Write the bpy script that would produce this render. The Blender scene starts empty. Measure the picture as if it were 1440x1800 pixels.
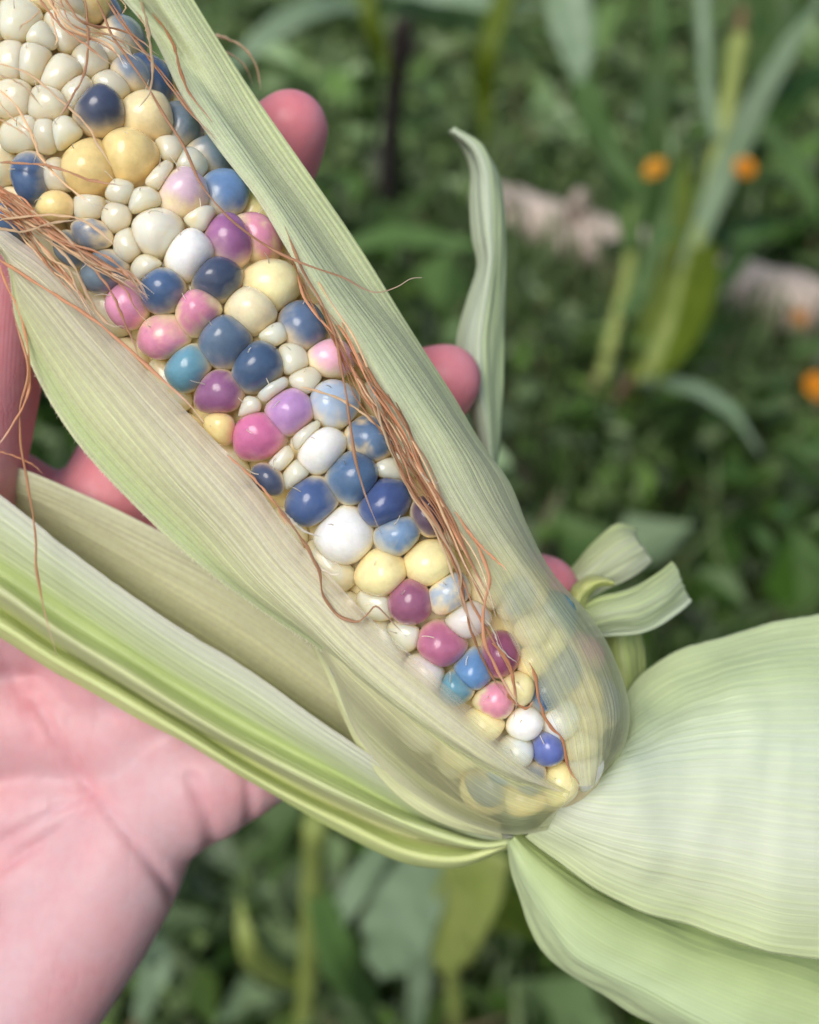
import bpy, bmesh, math, random
import numpy as np
from mathutils import Vector, Matrix, noise as mnoise

random.seed(7)
rng = np.random.default_rng(7)
scene = bpy.context.scene
COL = scene.collection

# ------------------------------------------------------------------ camera
FPX = 1750.0            # focal length in photo pixels (photo 1440 x 1800)
D = 0.170               # camera to the plane of the ear's axis
CAM_H = 1.20
PITCH = math.radians(36)
cam_d = bpy.data.cameras.new('camera')
cam = bpy.data.objects.new('camera', cam_d)
COL.objects.link(cam)
cam.location = (0, 0, CAM_H)
cam.rotation_euler = (math.radians(90) - PITCH, 0, 0)
cam_d.sensor_fit = 'VERTICAL'
cam_d.sensor_height = 24.0
cam_d.lens = FPX / 1800.0 * 24.0
cam_d.clip_start = 0.004
cam_d.clip_end = 200
cam_d.dof.use_dof = True
cam_d.dof.focus_distance = D - 0.0150
cam_d.dof.aperture_fstop = cam_d.lens / 3.5
scene.camera = cam
bpy.context.view_layer.update()
CAM_M = cam.rotation_euler.to_matrix().to_4x4()
CAM_M.translation = cam.location
HM = CAM_M @ Matrix.Translation((0, 0, -D))     # the frame the held things are measured in

# ------------------------------------------------------------------ light
SUN_EL, SUN_AZ = math.radians(50), math.radians(208)   # azimuth clockwise from +Y
world = bpy.data.worlds.new('World')
scene.world = world
world.use_nodes = True
wn = world.node_tree
bg = wn.nodes['Background']
sky = wn.nodes.new('ShaderNodeTexSky')
sky.sky_type = 'NISHITA'
sky.sun_disc = False
sky.sun_elevation = SUN_EL
sky.sun_rotation = SUN_AZ
sky.air_density = 1.0
sky.dust_density = 2.5
sky.ozone_density = 0.6
wn.links.new(sky.outputs[0], bg.inputs[0])
bg.inputs[1].default_value = 0.068
sun_d = bpy.data.lights.new('sun', 'SUN')
sun_d.energy = 1.5
sun_d.angle = math.radians(36)
sun_d.color = (1.0, 0.965, 0.925)
sun = bpy.data.objects.new('sun', sun_d)
COL.objects.link(sun)
sd = Vector((math.sin(SUN_AZ) * math.cos(SUN_EL), math.cos(SUN_AZ) * math.cos(SUN_EL), math.sin(SUN_EL)))
sun.rotation_euler = sd.to_track_quat('Z', 'Y').to_euler()
scene.view_settings.view_transform = 'Standard'
scene.view_settings.look = 'None'
scene.view_settings.exposure = 0.70
scene.view_settings.gamma = 1.0
scene.view_settings.use_curve_mapping = False
scene.render.engine = 'CYCLES'
scene.cycles.use_denoising = True
scene.cycles.max_bounces = 7
scene.cycles.use_adaptive_sampling = True
scene.cycles.adaptive_threshold = 0.025
scene.cycles.transparent_max_bounces = 12
scene.cycles.caustics_reflective = False
scene.cycles.caustics_refractive = False

# ------------------------------------------------------------------ helpers
def lin(r, g, b):
    def f(c):
        c /= 255.0
        return c / 12.92 if c <= 0.04045 else ((c + 0.055) / 1.055) ** 2.4
    return np.array([f(r), f(g), f(b)])

def Q(px, py, w):
    """point of the held-things frame seen at photo pixel px,py, w millimetres in front of the ear axis"""
    z = D - w * 0.001
    return np.array([(px - 720) / FPX * z, (900 - py) / FPX * z, w * 0.001])

def G(px, py, depth):
    """world point on the ray of a photo pixel at a given depth"""
    return CAM_M @ Vector(((px - 720) / FPX * depth, (900 - py) / FPX * depth, -depth))

def GZ(px, py, z=0.0):
    d = CAM_M.to_3x3() @ Vector(((px - 720) / FPX, (900 - py) / FPX, -1))
    k = (z - CAM_H) / d.z
    return Vector(cam.location) + d * k

def catmull(P, n, uniform_arc=True):
    P = np.asarray(P, float)
    if len(P) == 2:
        t = np.linspace(0, 1, n)[:, None]
        return P[0] * (1 - t) + P[1] * t
    seg = np.linalg.norm(np.diff(P, axis=0), axis=1) ** 0.5 + 1e-9
    T = np.concatenate([[0], np.cumsum(seg)])
    Pe = np.vstack([2 * P[0] - P[1], P, 2 * P[-1] - P[-2]])
    Te = np.concatenate([[T[0] - seg[0]], T, [T[-1] + seg[-1]]])
    def ev(ts):
        out = np.empty((len(ts), P.shape[1]))
        idx = np.clip(np.searchsorted(T, ts, side='right') - 1, 0, len(P) - 2)
        for k, (t, i) in enumerate(zip(ts, idx)):
            p0, p1, p2, p3 = Pe[i:i + 4]
            t0, t1, t2, t3 = Te[i:i + 4]
            a1 = (t1 - t) / (t1 - t0) * p0 + (t - t0) / (t1 - t0) * p1
            a2 = (t2 - t) / (t2 - t1) * p1 + (t - t1) / (t2 - t1) * p2
            a3 = (t3 - t) / (t3 - t2) * p2 + (t - t2) / (t3 - t2) * p3
            b1 = (t2 - t) / (t2 - t0) * a1 + (t - t0) / (t2 - t0) * a2
            b2 = (t3 - t) / (t3 - t1) * a2 + (t - t1) / (t3 - t1) * a3
            out[k] = (t2 - t) / (t2 - t1) * b1 + (t - t1) / (t2 - t1) * b2
        return out
    if not uniform_arc:
        return ev(np.linspace(T[0], T[-1], n))
    fine = ev(np.linspace(T[0], T[-1], max(60, 8 * len(P))))
    L = np.concatenate([[0], np.cumsum(np.linalg.norm(np.diff(fine, axis=0), axis=1))])
    s = np.linspace(0, L[-1], n)
    return np.stack([np.interp(s, L, fine[:, k]) for k in range(P.shape[1])], 1)

def mesh_obj(name, verts, faces, mat, parent=None, smooth=True, colors=None, uvs=None, extra=None):
    me = bpy.data.meshes.new(name)
    me.from_pydata([tuple(v) for v in verts], [], faces)
    if smooth:
        me.polygons.foreach_set('use_smooth', [True] * len(me.polygons))
    if colors is not None:
        a = me.color_attributes.new('Col', 'FLOAT_COLOR', 'POINT')
        c = np.ones((len(verts), 4), np.float32)
        c[:, :3] = colors
        a.data.foreach_set('color', c.ravel())
    if extra is not None:
        for k, v in extra.items():
            a = me.attributes.new(k, 'FLOAT', 'POINT')
            a.data.foreach_set('value', np.asarray(v, np.float32))
    if uvs is not None:
        uvl = me.uv_layers.new(name='UVMap')
        li = np.empty(len(me.loops), np.int32)
        me.loops.foreach_get('vertex_index', li)
        uvl.data.foreach_set('uv', np.asarray(uvs, np.float32)[li].ravel())
    me.materials.append(mat)
    me.update()
    o = bpy.data.objects.new(name, me)
    COL.objects.link(o)
    if parent is not None:
        o.parent = parent
    return o

def tag(o, label=None, cat=None, group=None, kind=None):
    if label: o['label'] = label
    if cat: o['category'] = cat
    if group: o['group'] = group
    if kind: o['kind'] = kind
    return o

def empty(name, M):
    o = bpy.data.objects.new(name, None)
    o.empty_display_size = 0.02
    COL.objects.link(o)
    o.matrix_world = M
    return o

def grid_faces(nu, nv, flip=False):
    f = []
    for i in range(nu - 1):
        for j in range(nv - 1):
            a, b, c, d = i * nv + j, i * nv + j + 1, (i + 1) * nv + j + 1, (i + 1) * nv + j
            f.append((a, d, c, b) if flip else (a, b, c, d))
    return f

def tube(pts, radii, sides=6, flat=1.0):
    pts = np.asarray(pts, float)
    n = len(pts)
    tan = np.gradient(pts, axis=0)
    tan /= np.linalg.norm(tan, axis=1)[:, None] + 1e-12
    ref = np.array([0.31, 0.22, 0.92])
    V = []
    prev = None
    for i in range(n):
        t = tan[i]
        if prev is None:
            s = np.cross(t, ref); s /= np.linalg.norm(s) + 1e-12
        else:
            s = prev - t * np.dot(prev, t); s /= np.linalg.norm(s) + 1e-12
        prev = s
        b = np.cross(t, s)
        for k in range(sides):
            a = 2 * math.pi * k / sides
            V.append(pts[i] + radii[i] * (math.cos(a) * s + flat * math.sin(a) * b))
    F = []
    for i in range(n - 1):
        for k in range(sides):
            k2 = (k + 1) % sides
            F.append((i * sides + k, i * sides + k2, (i + 1) * sides + k2, (i + 1) * sides + k))
    F.append(tuple(range(sides - 1, -1, -1)))
    F.append(tuple((n - 1) * sides + k for k in range(sides)))
    return V, F

def smoothstep(a, b, x):
    t = np.clip((x - a) / (b - a), 0, 1)
    return t * t * (3 - 2 * t)

# ------------------------------------------------------------------ materials
def new_mat(name):
    m = bpy.data.materials.new(name)
    m.use_nodes = True
    nt = m.node_tree
    return m, nt, nt.nodes['Principled BSDF'], nt.nodes['Material Output']

def N(nt, typ, **kw):
    n = nt.nodes.new(typ)
    for k, v in kw.items():
        if k.startswith('i_'):
            key = k[2:]
            n.inputs[int(key) if key.isdigit() else key].default_value = v
        else:
            setattr(n, k, v)
    return n

def noise_node(nt, scale, detail=4, coord=None, rough=0.55):
    n = N(nt, 'ShaderNodeTexNoise')
    n.inputs['Scale'].default_value = scale
    n.inputs['Detail'].default_value = detail
    n.inputs['Roughness'].default_value = rough
    if coord is not None:
        nt.links.new(coord, n.inputs['Vector'])
    return n

def mixcol(nt, fac, a, b, blend='MIX'):
    n = N(nt, 'ShaderNodeMix', data_type='RGBA', blend_type=blend)
    for sock, v in ((n.inputs[0], fac), (n.inputs[6], a), (n.inputs[7], b)):
        if hasattr(v, 'is_output'):
            nt.links.new(v, sock)
        elif isinstance(v, (int, float)):
            sock.default_value = v
        else:
            sock.default_value = (v[0], v[1], v[2], 1)
    return n.outputs[2]

def mathn(nt, op, a, b=None, c=None, clamp=False):
    n = N(nt, 'ShaderNodeMath', operation=op, use_clamp=clamp)
    for i, v in enumerate((a, b, c)):
        if v is None: continue
        if hasattr(v, 'is_output'): nt.links.new(v, n.inputs[i])
        else: n.inputs[i].default_value = v
    return n.outputs[0]

def ramp(nt, fac, stops):
    n = N(nt, 'ShaderNodeValToRGB')
    nt.links.new(fac, n.inputs[0])
    els = n.color_ramp.elements
    while len(els) < len(stops):
        els.new(0.5)
    for e, (p, c) in zip(els, stops):
        e.position = p
        e.color = (c, c, c, 1) if isinstance(c, (int, float)) else (c[0], c[1], c[2], 1)
    return n.outputs[0]

def kernel_material(name, sss, rough, coat, transmission=0.0, var=0.3, scale=0.0022):
    m, nt, p, out = new_mat(name)
    att = N(nt, 'ShaderNodeAttribute', attribute_name='Col')
    tc = N(nt, 'ShaderNodeTexCoord')
    n1 = noise_node(nt, 400, 6, tc.outputs['Object'], 0.66)
    n2 = noise_node(nt, 2200, 3, tc.outputs['Object'])
    v = mathn(nt, 'MULTIPLY_ADD', n1.outputs[0], var, 1.0 - 0.5 * var)
    c1 = mixcol(nt, 1.0, att.outputs['Color'], v, 'MULTIPLY')
    nt.links.new(c1, p.inputs['Base Color'])
    rr = mathn(nt, 'MULTIPLY_ADD', n1.outputs[0], 0.22, rough - 0.11)
    nt.links.new(rr, p.inputs['Roughness'])
    p.inputs['Subsurface Weight'].default_value = sss
    p.inputs['Subsurface Radius'].default_value = (1.0, 0.75, 0.5)
    p.inputs['Subsurface Scale'].default_value = scale
    p.inputs['Specular IOR Level'].default_value = 0.42
    p.inputs['Coat Weight'].default_value = coat
    p.inputs['Coat Roughness'].default_value = 0.10 if transmission else 0.14
    p.inputs['Transmission Weight'].default_value = transmission
    p.inputs['IOR'].default_value = 1.4
    b = N(nt, 'ShaderNodeBump')
    b.inputs['Strength'].default_value = 0.10
    b.inputs['Distance'].default_value = 0.0004
    nt.links.new(n2.outputs[0], b.inputs['Height'])
    nt.links.new(b.outputs[0], p.inputs['Normal'])
    return m

M_KERNEL = kernel_material('kernel_skin', 0.70, 0.23, 0.50, 0.0, 0.60, 0.0028)
M_PEARL = kernel_material('kernel_unripe', 1.0, 0.20, 0.65, 0.05, 0.10, 0.0055)

def husk_material(name, veins, speck=0.5, gloss=0.38, transl=0.38, vs=0.55, spec=0.35):
    """colour comes with the leaf (attribute Col), veins run along it (UV u), 'thin' lets things show through"""
    m, nt, p, out = new_mat(name)
    att = N(nt, 'ShaderNodeAttribute', attribute_name='Col')
    thin = N(nt, 'ShaderNodeAttribute', attribute_name='thin')
    uv = N(nt, 'ShaderNodeUVMap', uv_map='UVMap')
    sep = N(nt, 'ShaderNodeSeparateXYZ')
    nt.links.new(uv.outputs[0], sep.inputs[0])
    tc = N(nt, 'ShaderNodeTexCoord')
    # long streaks: noise stretched along the leaf
    comb = N(nt, 'ShaderNodeCombineXYZ')
    nt.links.new(mathn(nt, 'MULTIPLY', sep.outputs[0], float(veins)), comb.inputs[0])
    nt.links.new(mathn(nt, 'MULTIPLY', sep.outputs[1], 1.3), comb.inputs[1])
    streak = noise_node(nt, 2.3, 5, comb.outputs[0], 0.7)
    wob = noise_node(nt, 60, 2, tc.outputs['Object'])
    ph = mathn(nt, 'MULTIPLY_ADD', sep.outputs[0], float(veins), mathn(nt, 'MULTIPLY', wob.outputs[0], 0.7))
    cu = N(nt, 'ShaderNodeCombineXYZ')
    nt.links.new(mathn(nt, 'MULTIPLY', sep.outputs[0], float(veins) * 0.45), cu.inputs[0])
    irr = noise_node(nt, 1.0, 3, cu.outputs[0])
    ph = mathn(nt, 'ADD', ph, mathn(nt, 'MULTIPLY', irr.outputs[0], 2.6))
    s = mathn(nt, 'SINE', mathn(nt, 'MULTIPLY', ph, 2 * math.pi))
    vein = ramp(nt, mathn(nt, 'MULTIPLY_ADD', s, 0.5, 0.5), [(0.0, 0.0), (0.70, 0.06), (0.97, 1.0)])
    fine = mathn(nt, 'SINE', mathn(nt, 'MULTIPLY', ph, 2 * math.pi * 4.0))
    cell = N(nt, 'ShaderNodeTexVoronoi', feature='DISTANCE_TO_EDGE')
    cell.inputs['Scale'].default_value = 2600
    nt.links.new(tc.outputs['Object'], cell.inputs['Vector'])
    spk = ramp(nt, cell.outputs['Distance'], [(0.0, 1.0), (0.25, 0.0)])
    blot = noise_node(nt, 900, 4, tc.outputs['Object'], 0.7)
    # colours
    c = mixcol(nt, mathn(nt, 'MULTIPLY', ramp(nt, streak.outputs[0], [(0.38, 0.0), (0.62, 1.0)]), 0.34), att.outputs['Color'],
               mixcol(nt, 1.0, att.outputs['Color'], (0.80, 0.86, 0.62), 'MULTIPLY'))
    c = mixcol(nt, mathn(nt, 'MULTIPLY', vein, vs), c, mixcol(nt, 1.0, c, (1.20, 1.22, 0.98), 'MULTIPLY'))
    c = mixcol(nt, mathn(nt, 'MULTIPLY', spk, 0.30 * speck), c, (0.86, 0.86, 0.80))
    c = mixcol(nt, mathn(nt, 'MULTIPLY', ramp(nt, blot.outputs[0], [(0.46, 0.0), (0.62, 1.0)]), 0.32 * speck), c, mixcol(nt, 1.0, c, (0.82, 0.76, 0.82), 'MULTIPLY'))
    nt.links.new(c, p.inputs['Base Color'])
    p.inputs['Roughness'].default_value = gloss
    p.inputs['Specular IOR Level'].default_value = spec
    p.inputs['Sheen Weight'].default_value = 0.10
    h = mathn(nt, 'ADD', mathn(nt, 'MULTIPLY', vein, 0.8), mathn(nt, 'MULTIPLY', fine, 0.18))
    h = mathn(nt, 'ADD', h, mathn(nt, 'MULTIPLY', streak.outputs[0], 0.9))
    h = mathn(nt, 'ADD', h, mathn(nt, 'MULTIPLY', spk, 0.22 * speck))
    b = N(nt, 'ShaderNodeBump')
    b.inputs['Strength'].default_value = 0.30
    b.inputs['Distance'].default_value = 0.00022
    nt.links.new(h, b.inputs['Height'])
    nt.links.new(b.outputs[0], p.inputs['Normal'])
    tr = N(nt, 'ShaderNodeBsdfTranslucent')
    nt.links.new(mixcol(nt, 1.0, c, (0.96, 1.0, 0.72), 'MULTIPLY'), tr.inputs[0])
    nt.links.new(b.outputs[0], tr.inputs['Normal'])
    mx = N(nt, 'ShaderNodeMixShader')
    mx.inputs[0].default_value = transl
    nt.links.new(p.outputs[0], mx.inputs[1]); nt.links.new(tr.outputs[0], mx.inputs[2])
    # thin membrane: rough see-through
    tp = N(nt, 'ShaderNodeBsdfTransparent')
    tp.inputs[0].default_value = (1.0, 1.0, 0.95, 1)
    mx2 = N(nt, 'ShaderNodeMixShader')
    k = mathn(nt, 'MULTIPLY', thin.outputs['Fac'], mathn(nt, 'MULTIPLY_ADD', streak.outputs[0], 0.8, 0.6), clamp=True)
    nt.links.new(k, mx2.inputs[0])
    nt.links.new(mx.outputs[0], mx2.inputs[1]); nt.links.new(tp.outputs[0], mx2.inputs[2])
    nt.links.new(mx2.outputs[0], out.inputs[0])
    return m

M_HUSK_FINE = husk_material('husk_inner', 17, 1.0, 0.50, 0.20)
M_HUSK_MID = husk_material('husk_pale', 34, 0.35, 0.36, 0.22)
M_HUSK_BROAD = husk_material('husk_broad', 44, 0.15, 0.33, 0.22, 0.26, 0.5)
M_HUSK_FEW = husk_material('husk_narrow', 9, 0.2, 0.36, 0.30)

def silk_material(name, root, tip):
    m, nt, p, out = new_mat(name)
    att = N(nt, 'ShaderNodeAttribute', attribute_name='along')
    oi = N(nt, 'ShaderNodeObjectInfo')
    tc = N(nt, 'ShaderNodeTexCoord')
    n1 = noise_node(nt, 500, 3, tc.outputs['Object'])
    c = mixcol(nt, ramp(nt, att.outputs['Fac'], [(0.80, 0.0), (1.0, 1.0)]), root, tip)
    v = mathn(nt, 'ADD', mathn(nt, 'MULTIPLY_ADD', oi.outputs['Random'], 0.5, 0.55), mathn(nt, 'MULTIPLY', n1.outputs[0], 0.35))
    c = mixcol(nt, 1.0, c, v, 'MULTIPLY')
    nt.links.new(c, p.inputs['Base Color'])
    p.inputs['Roughness'].default_value = 0.35
    p.inputs['Specular IOR Level'].default_value = 0.5
    tr = N(nt, 'ShaderNodeBsdfTranslucent')
    nt.links.new(c, tr.inputs[0])
    mx = N(nt, 'ShaderNodeMixShader'); mx.inputs[0].default_value = 0.45
    nt.links.new(p.outputs[0], mx.inputs[1]); nt.links.new(tr.outputs[0], mx.inputs[2])
    nt.links.new(mx.outputs[0], out.inputs[0])
    return m

M_SILK_O = silk_material('silk_orange', lin(230, 180, 140), lin(250, 232, 212))
M_SILK_B = silk_material('silk_brown', lin(206, 152, 112), lin(236, 200, 168))
M_SILK_P = silk_material('silk_pale', lin(240, 214, 176), lin(248, 238, 220))
M_SILK_W = silk_material('silk_white', lin(244, 238, 222), lin(250, 246, 238))

def skin_material():
    m, nt, p, out = new_mat('skin')
    att = N(nt, 'ShaderNodeAttribute', attribute_name='Col')
    tc = N(nt, 'ShaderNodeTexCoord')
    n1 = noise_node(nt, 55, 5, tc.outputs['Object'])
    n2 = noise_node(nt, 400, 4, tc.outputs['Object'])
    c = mixcol(nt, ramp(nt, n1.outputs[0], [(0.35, 0.0), (0.65, 1.0)]), att.outputs['Color'],
               mixcol(nt, 1.0, att.outputs['Color'], (1.04, 0.84, 0.84), 'MULTIPLY'))
    c = mixcol(nt, ramp(nt, n2.outputs[0], [(0.42, 0.0), (0.66, 0.3)]), c, mixcol(nt, 1.0, c, (0.92, 0.78, 0.80), 'MULTIPLY'))
    nt.links.new(c, p.inputs['Base Color'])
    p.inputs['Roughness'].default_value = 0.46
    p.inputs['Specular IOR Level'].default_value = 0.40
    p.inputs['Subsurface Weight'].default_value = 0.55
    p.inputs['Subsurface Radius'].default_value = (1.0, 0.35, 0.22)
    p.inputs['Subsurface Scale'].default_value = 0.0026
    # friction ridges
    mp = N(nt, 'ShaderNodeMapping')
    mp.inputs['Rotation'].default_value = (0, 0, math.radians(8))
    nt.links.new(tc.outputs['Object'], mp.inputs[0])
    wv = N(nt, 'ShaderNodeTexWave', wave_type='BANDS', bands_direction='X')
    wv.inputs['Scale'].default_value = 560
    wv.inputs['Distortion'].default_value = 9
    wv.inputs['Detail'].default_value = 1.0
    wv.inputs['Detail Scale'].default_value = 0.10
    nt.links.new(mp.outputs[0], wv.inputs[0])
    mp2 = N(nt, 'ShaderNodeMapping')
    mp2.inputs['Rotation'].default_value = (0, 0, math.radians(-52)); mp2.inputs['Scale'].default_value = (1.0, 0.16, 1.0)
    nt.links.new(tc.outputs['Object'], mp2.inputs[0])
    fl = noise_node(nt, 420, 5, mp2.outputs[0], 0.7)
    flr = ramp(nt, fl.outputs[0], [(0.30, 0.0), (0.46, 1.0)])
    h = mathn(nt, 'ADD', mathn(nt, 'MULTIPLY', wv.outputs['Fac'], 0.16), mathn(nt, 'ADD', mathn(nt, 'MULTIPLY', n2.outputs[0], 0.7), mathn(nt, 'MULTIPLY', flr, 1.1)))
    b = N(nt, 'ShaderNodeBump')
    b.inputs['Strength'].default_value = 0.34
    b.inputs['Distance'].default_value = 0.00030
    nt.links.new(h, b.inputs['Height'])
    nt.links.new(b.outputs[0], p.inputs['Normal'])
    return m
M_SKIN = skin_material()

def plain_leaf_material(name, c0, c1, rough=0.5, transl=0.3, scale=30):
    m, nt, p, out = new_mat(name)
    tc = N(nt, 'ShaderNodeTexCoord')
    n1 = noise_node(nt, scale, 4, tc.outputs['Object'])
    c = mixcol(nt, ramp(nt, n1.outputs[0], [(0.3, 0.0), (0.7, 1.0)]), c0, c1)
    nt.links.new(c, p.inputs['Base Color'])
    p.inputs['Roughness'].default_value = rough
    p.inputs['Specular IOR Level'].default_value = 0.3
    tr = N(nt, 'ShaderNodeBsdfTranslucent')
    nt.links.new(c, tr.inputs[0])
    mx = N(nt, 'ShaderNodeMixShader'); mx.inputs[0].default_value = transl
    nt.links.new(p.outputs[0], mx.inputs[1]); nt.links.new(tr.outputs[0], mx.inputs[2])
    nt.links.new(mx.outputs[0], out.inputs[0])
    return m

# ================================================================== GROUND
def ground_material():
    m, nt, p, out = new_mat('garden_soil')
    tc = N(nt, 'ShaderNodeTexCoord')
    n1 = noise_node(nt, 1.6, 5, tc.outputs['Object'])
    n2 = noise_node(nt, 14, 6, tc.outputs['Object'])
    n3 = noise_node(nt, 60, 4, tc.outputs['Object'])
    c = mixcol(nt, ramp(nt, n2.outputs[0], [(0.35, 0.0), (0.65, 1.0)]), (0.022, 0.018, 0.013), (0.045, 0.06, 0.024))
    c = mixcol(nt, ramp(nt, n1.outputs[0], [(0.50, 0.0), (0.66, 1.0)]), c, (0.13, 0.105, 0.085))
    c = mixcol(nt, mathn(nt, 'MULTIPLY', n3.outputs[0], 0.5), c, mixcol(nt, 1.0, c, (0.5, 0.5, 0.5), 'MULTIPLY'))
    nt.links.new(c, p.inputs['Base Color'])
    p.inputs['Roughness'].default_value = 0.95
    b = N(nt, 'ShaderNodeBump'); b.inputs['Strength'].default_value = 0.8; b.inputs['Distance'].default_value = 0.03
    nt.links.new(n2.outputs[0], b.inputs['Height']); nt.links.new(b.outputs[0], p.inputs['Normal'])
    return m

gx, gy = 60, 60
GV, GF = [], []
xs = np.concatenate([np.linspace(-60, -6, 8), np.linspace(-5, 5, 40), np.linspace(6, 60, 8)])
ys = np.concatenate([np.linspace(-30, -3, 5), np.linspace(-2, 10, 48), np.linspace(12, 80, 10)])
for x in xs:
    for y in ys:
        z = 0.05 * (mnoise.noise(Vector((x * 0.7, y * 0.7, 3.1))))
        GV.append((x, y, z - 0.02))
GF = grid_faces(len(xs), len(ys), True)
tag(mesh_obj('ground', GV, GF, ground_material()), 'dark garden soil with dry patches under the plants', None, kind='structure')

def ground_z(x, y):
    return 0.05 * (mnoise.noise(Vector((x * 0.7, y * 0.7, 3.1)))) - 0.02

# ================================================================== CORN EAR
AX1 = Q(1015, 1388, 0.0)
AX0 = Q(378, 566, 0.0)
DA = (AX0 - AX1); DA /= np.linalg.norm(DA)
RT = np.array([(-6, 0.5), (-4, 7), (-1.5, 10.2), (2, 12.6), (8, 15.6), (16, 17.8), (26, 19.4), (40, 20.4), (60, 20.8), (120, 21.2), (150, 20.8), (190, 19)])
def R_of(t_mm):
    return np.interp(t_mm, RT[:, 0], RT[:, 1]) * 0.001
CAMP = np.array([0, 0, D])

def ear_hit(px, py, off=0.0):
    """point on the ear's crown surface (grown by off mm) that the photo pixel shows; outside it, the nearest surface point"""
    ws = np.arange(34, -16, -0.1)
    z = D - ws * 0.001
    P = np.stack([(px - 720) / FPX * z, (900 - py) / FPX * z, ws * 0.001], 1)
    v = P - AX1
    t = v @ DA
    rad = v - t[:, None] * DA
    r = np.linalg.norm(rad, axis=1)
    Rv = R_of(t * 1000) + off * 0.001
    inside = np.where(r < Rv)[0]
    k = inside[0] if len(inside) else int(np.argmin(r - Rv))
    n = rad[k] / (r[k] + 1e-9)
    return AX1 + t[k] * DA + n * Rv[k], n, t[k] * 1000

def E(px, py, off):
    return ear_hit(px, py, off)[0]

BASE = AX1.copy()
ear = empty('corn_ear', HM @ Matrix.Translation(Vector(BASE)))
tag(ear, 'half peeled ear of corn with blue, pink, white and yellow kernels lying in the hand', 'corn ear')

def rel(V):
    return np.asarray(V, float) - BASE

# --- cob core
def cob():
    V, F = [], []
    ts = np.linspace(-4, 186, 70)
    sides = 40
    e1 = np.cross(DA, [0, 0, 1.0]); e1 /= np.linalg.norm(e1)
    e2 = np.cross(DA, e1)
    for t in ts:
        r = max(R_of(t) - 0.0052, 0.0005)
        for k in range(sides):
            a = 2 * math.pi * k / sides
            rr = r + 0.0004 * mnoise.noise(Vector((t * 0.3, a * 3, 0)))
            V.append(AX1 + DA * t * 0.001 + rr * (math.cos(a) * e1 + math.sin(a) * e2))
    for i in range(len(ts) - 1):
        for k in range(sides):
            k2 = (k + 1) % sides
            F.append((i * sides + k, i * sides + k2, (i + 1) * sides + k2, (i + 1) * sides + k))
    F.append(tuple(range(sides - 1, -1, -1)))
    F.append(tuple((len(ts) - 1) * sides + k for k in range(sides)))
    col = np.tile(lin(240, 220, 170), (len(V), 1))
    mesh_obj('cob', rel(V), F, M_KERNEL, ear, colors=col)
cob()

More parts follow.
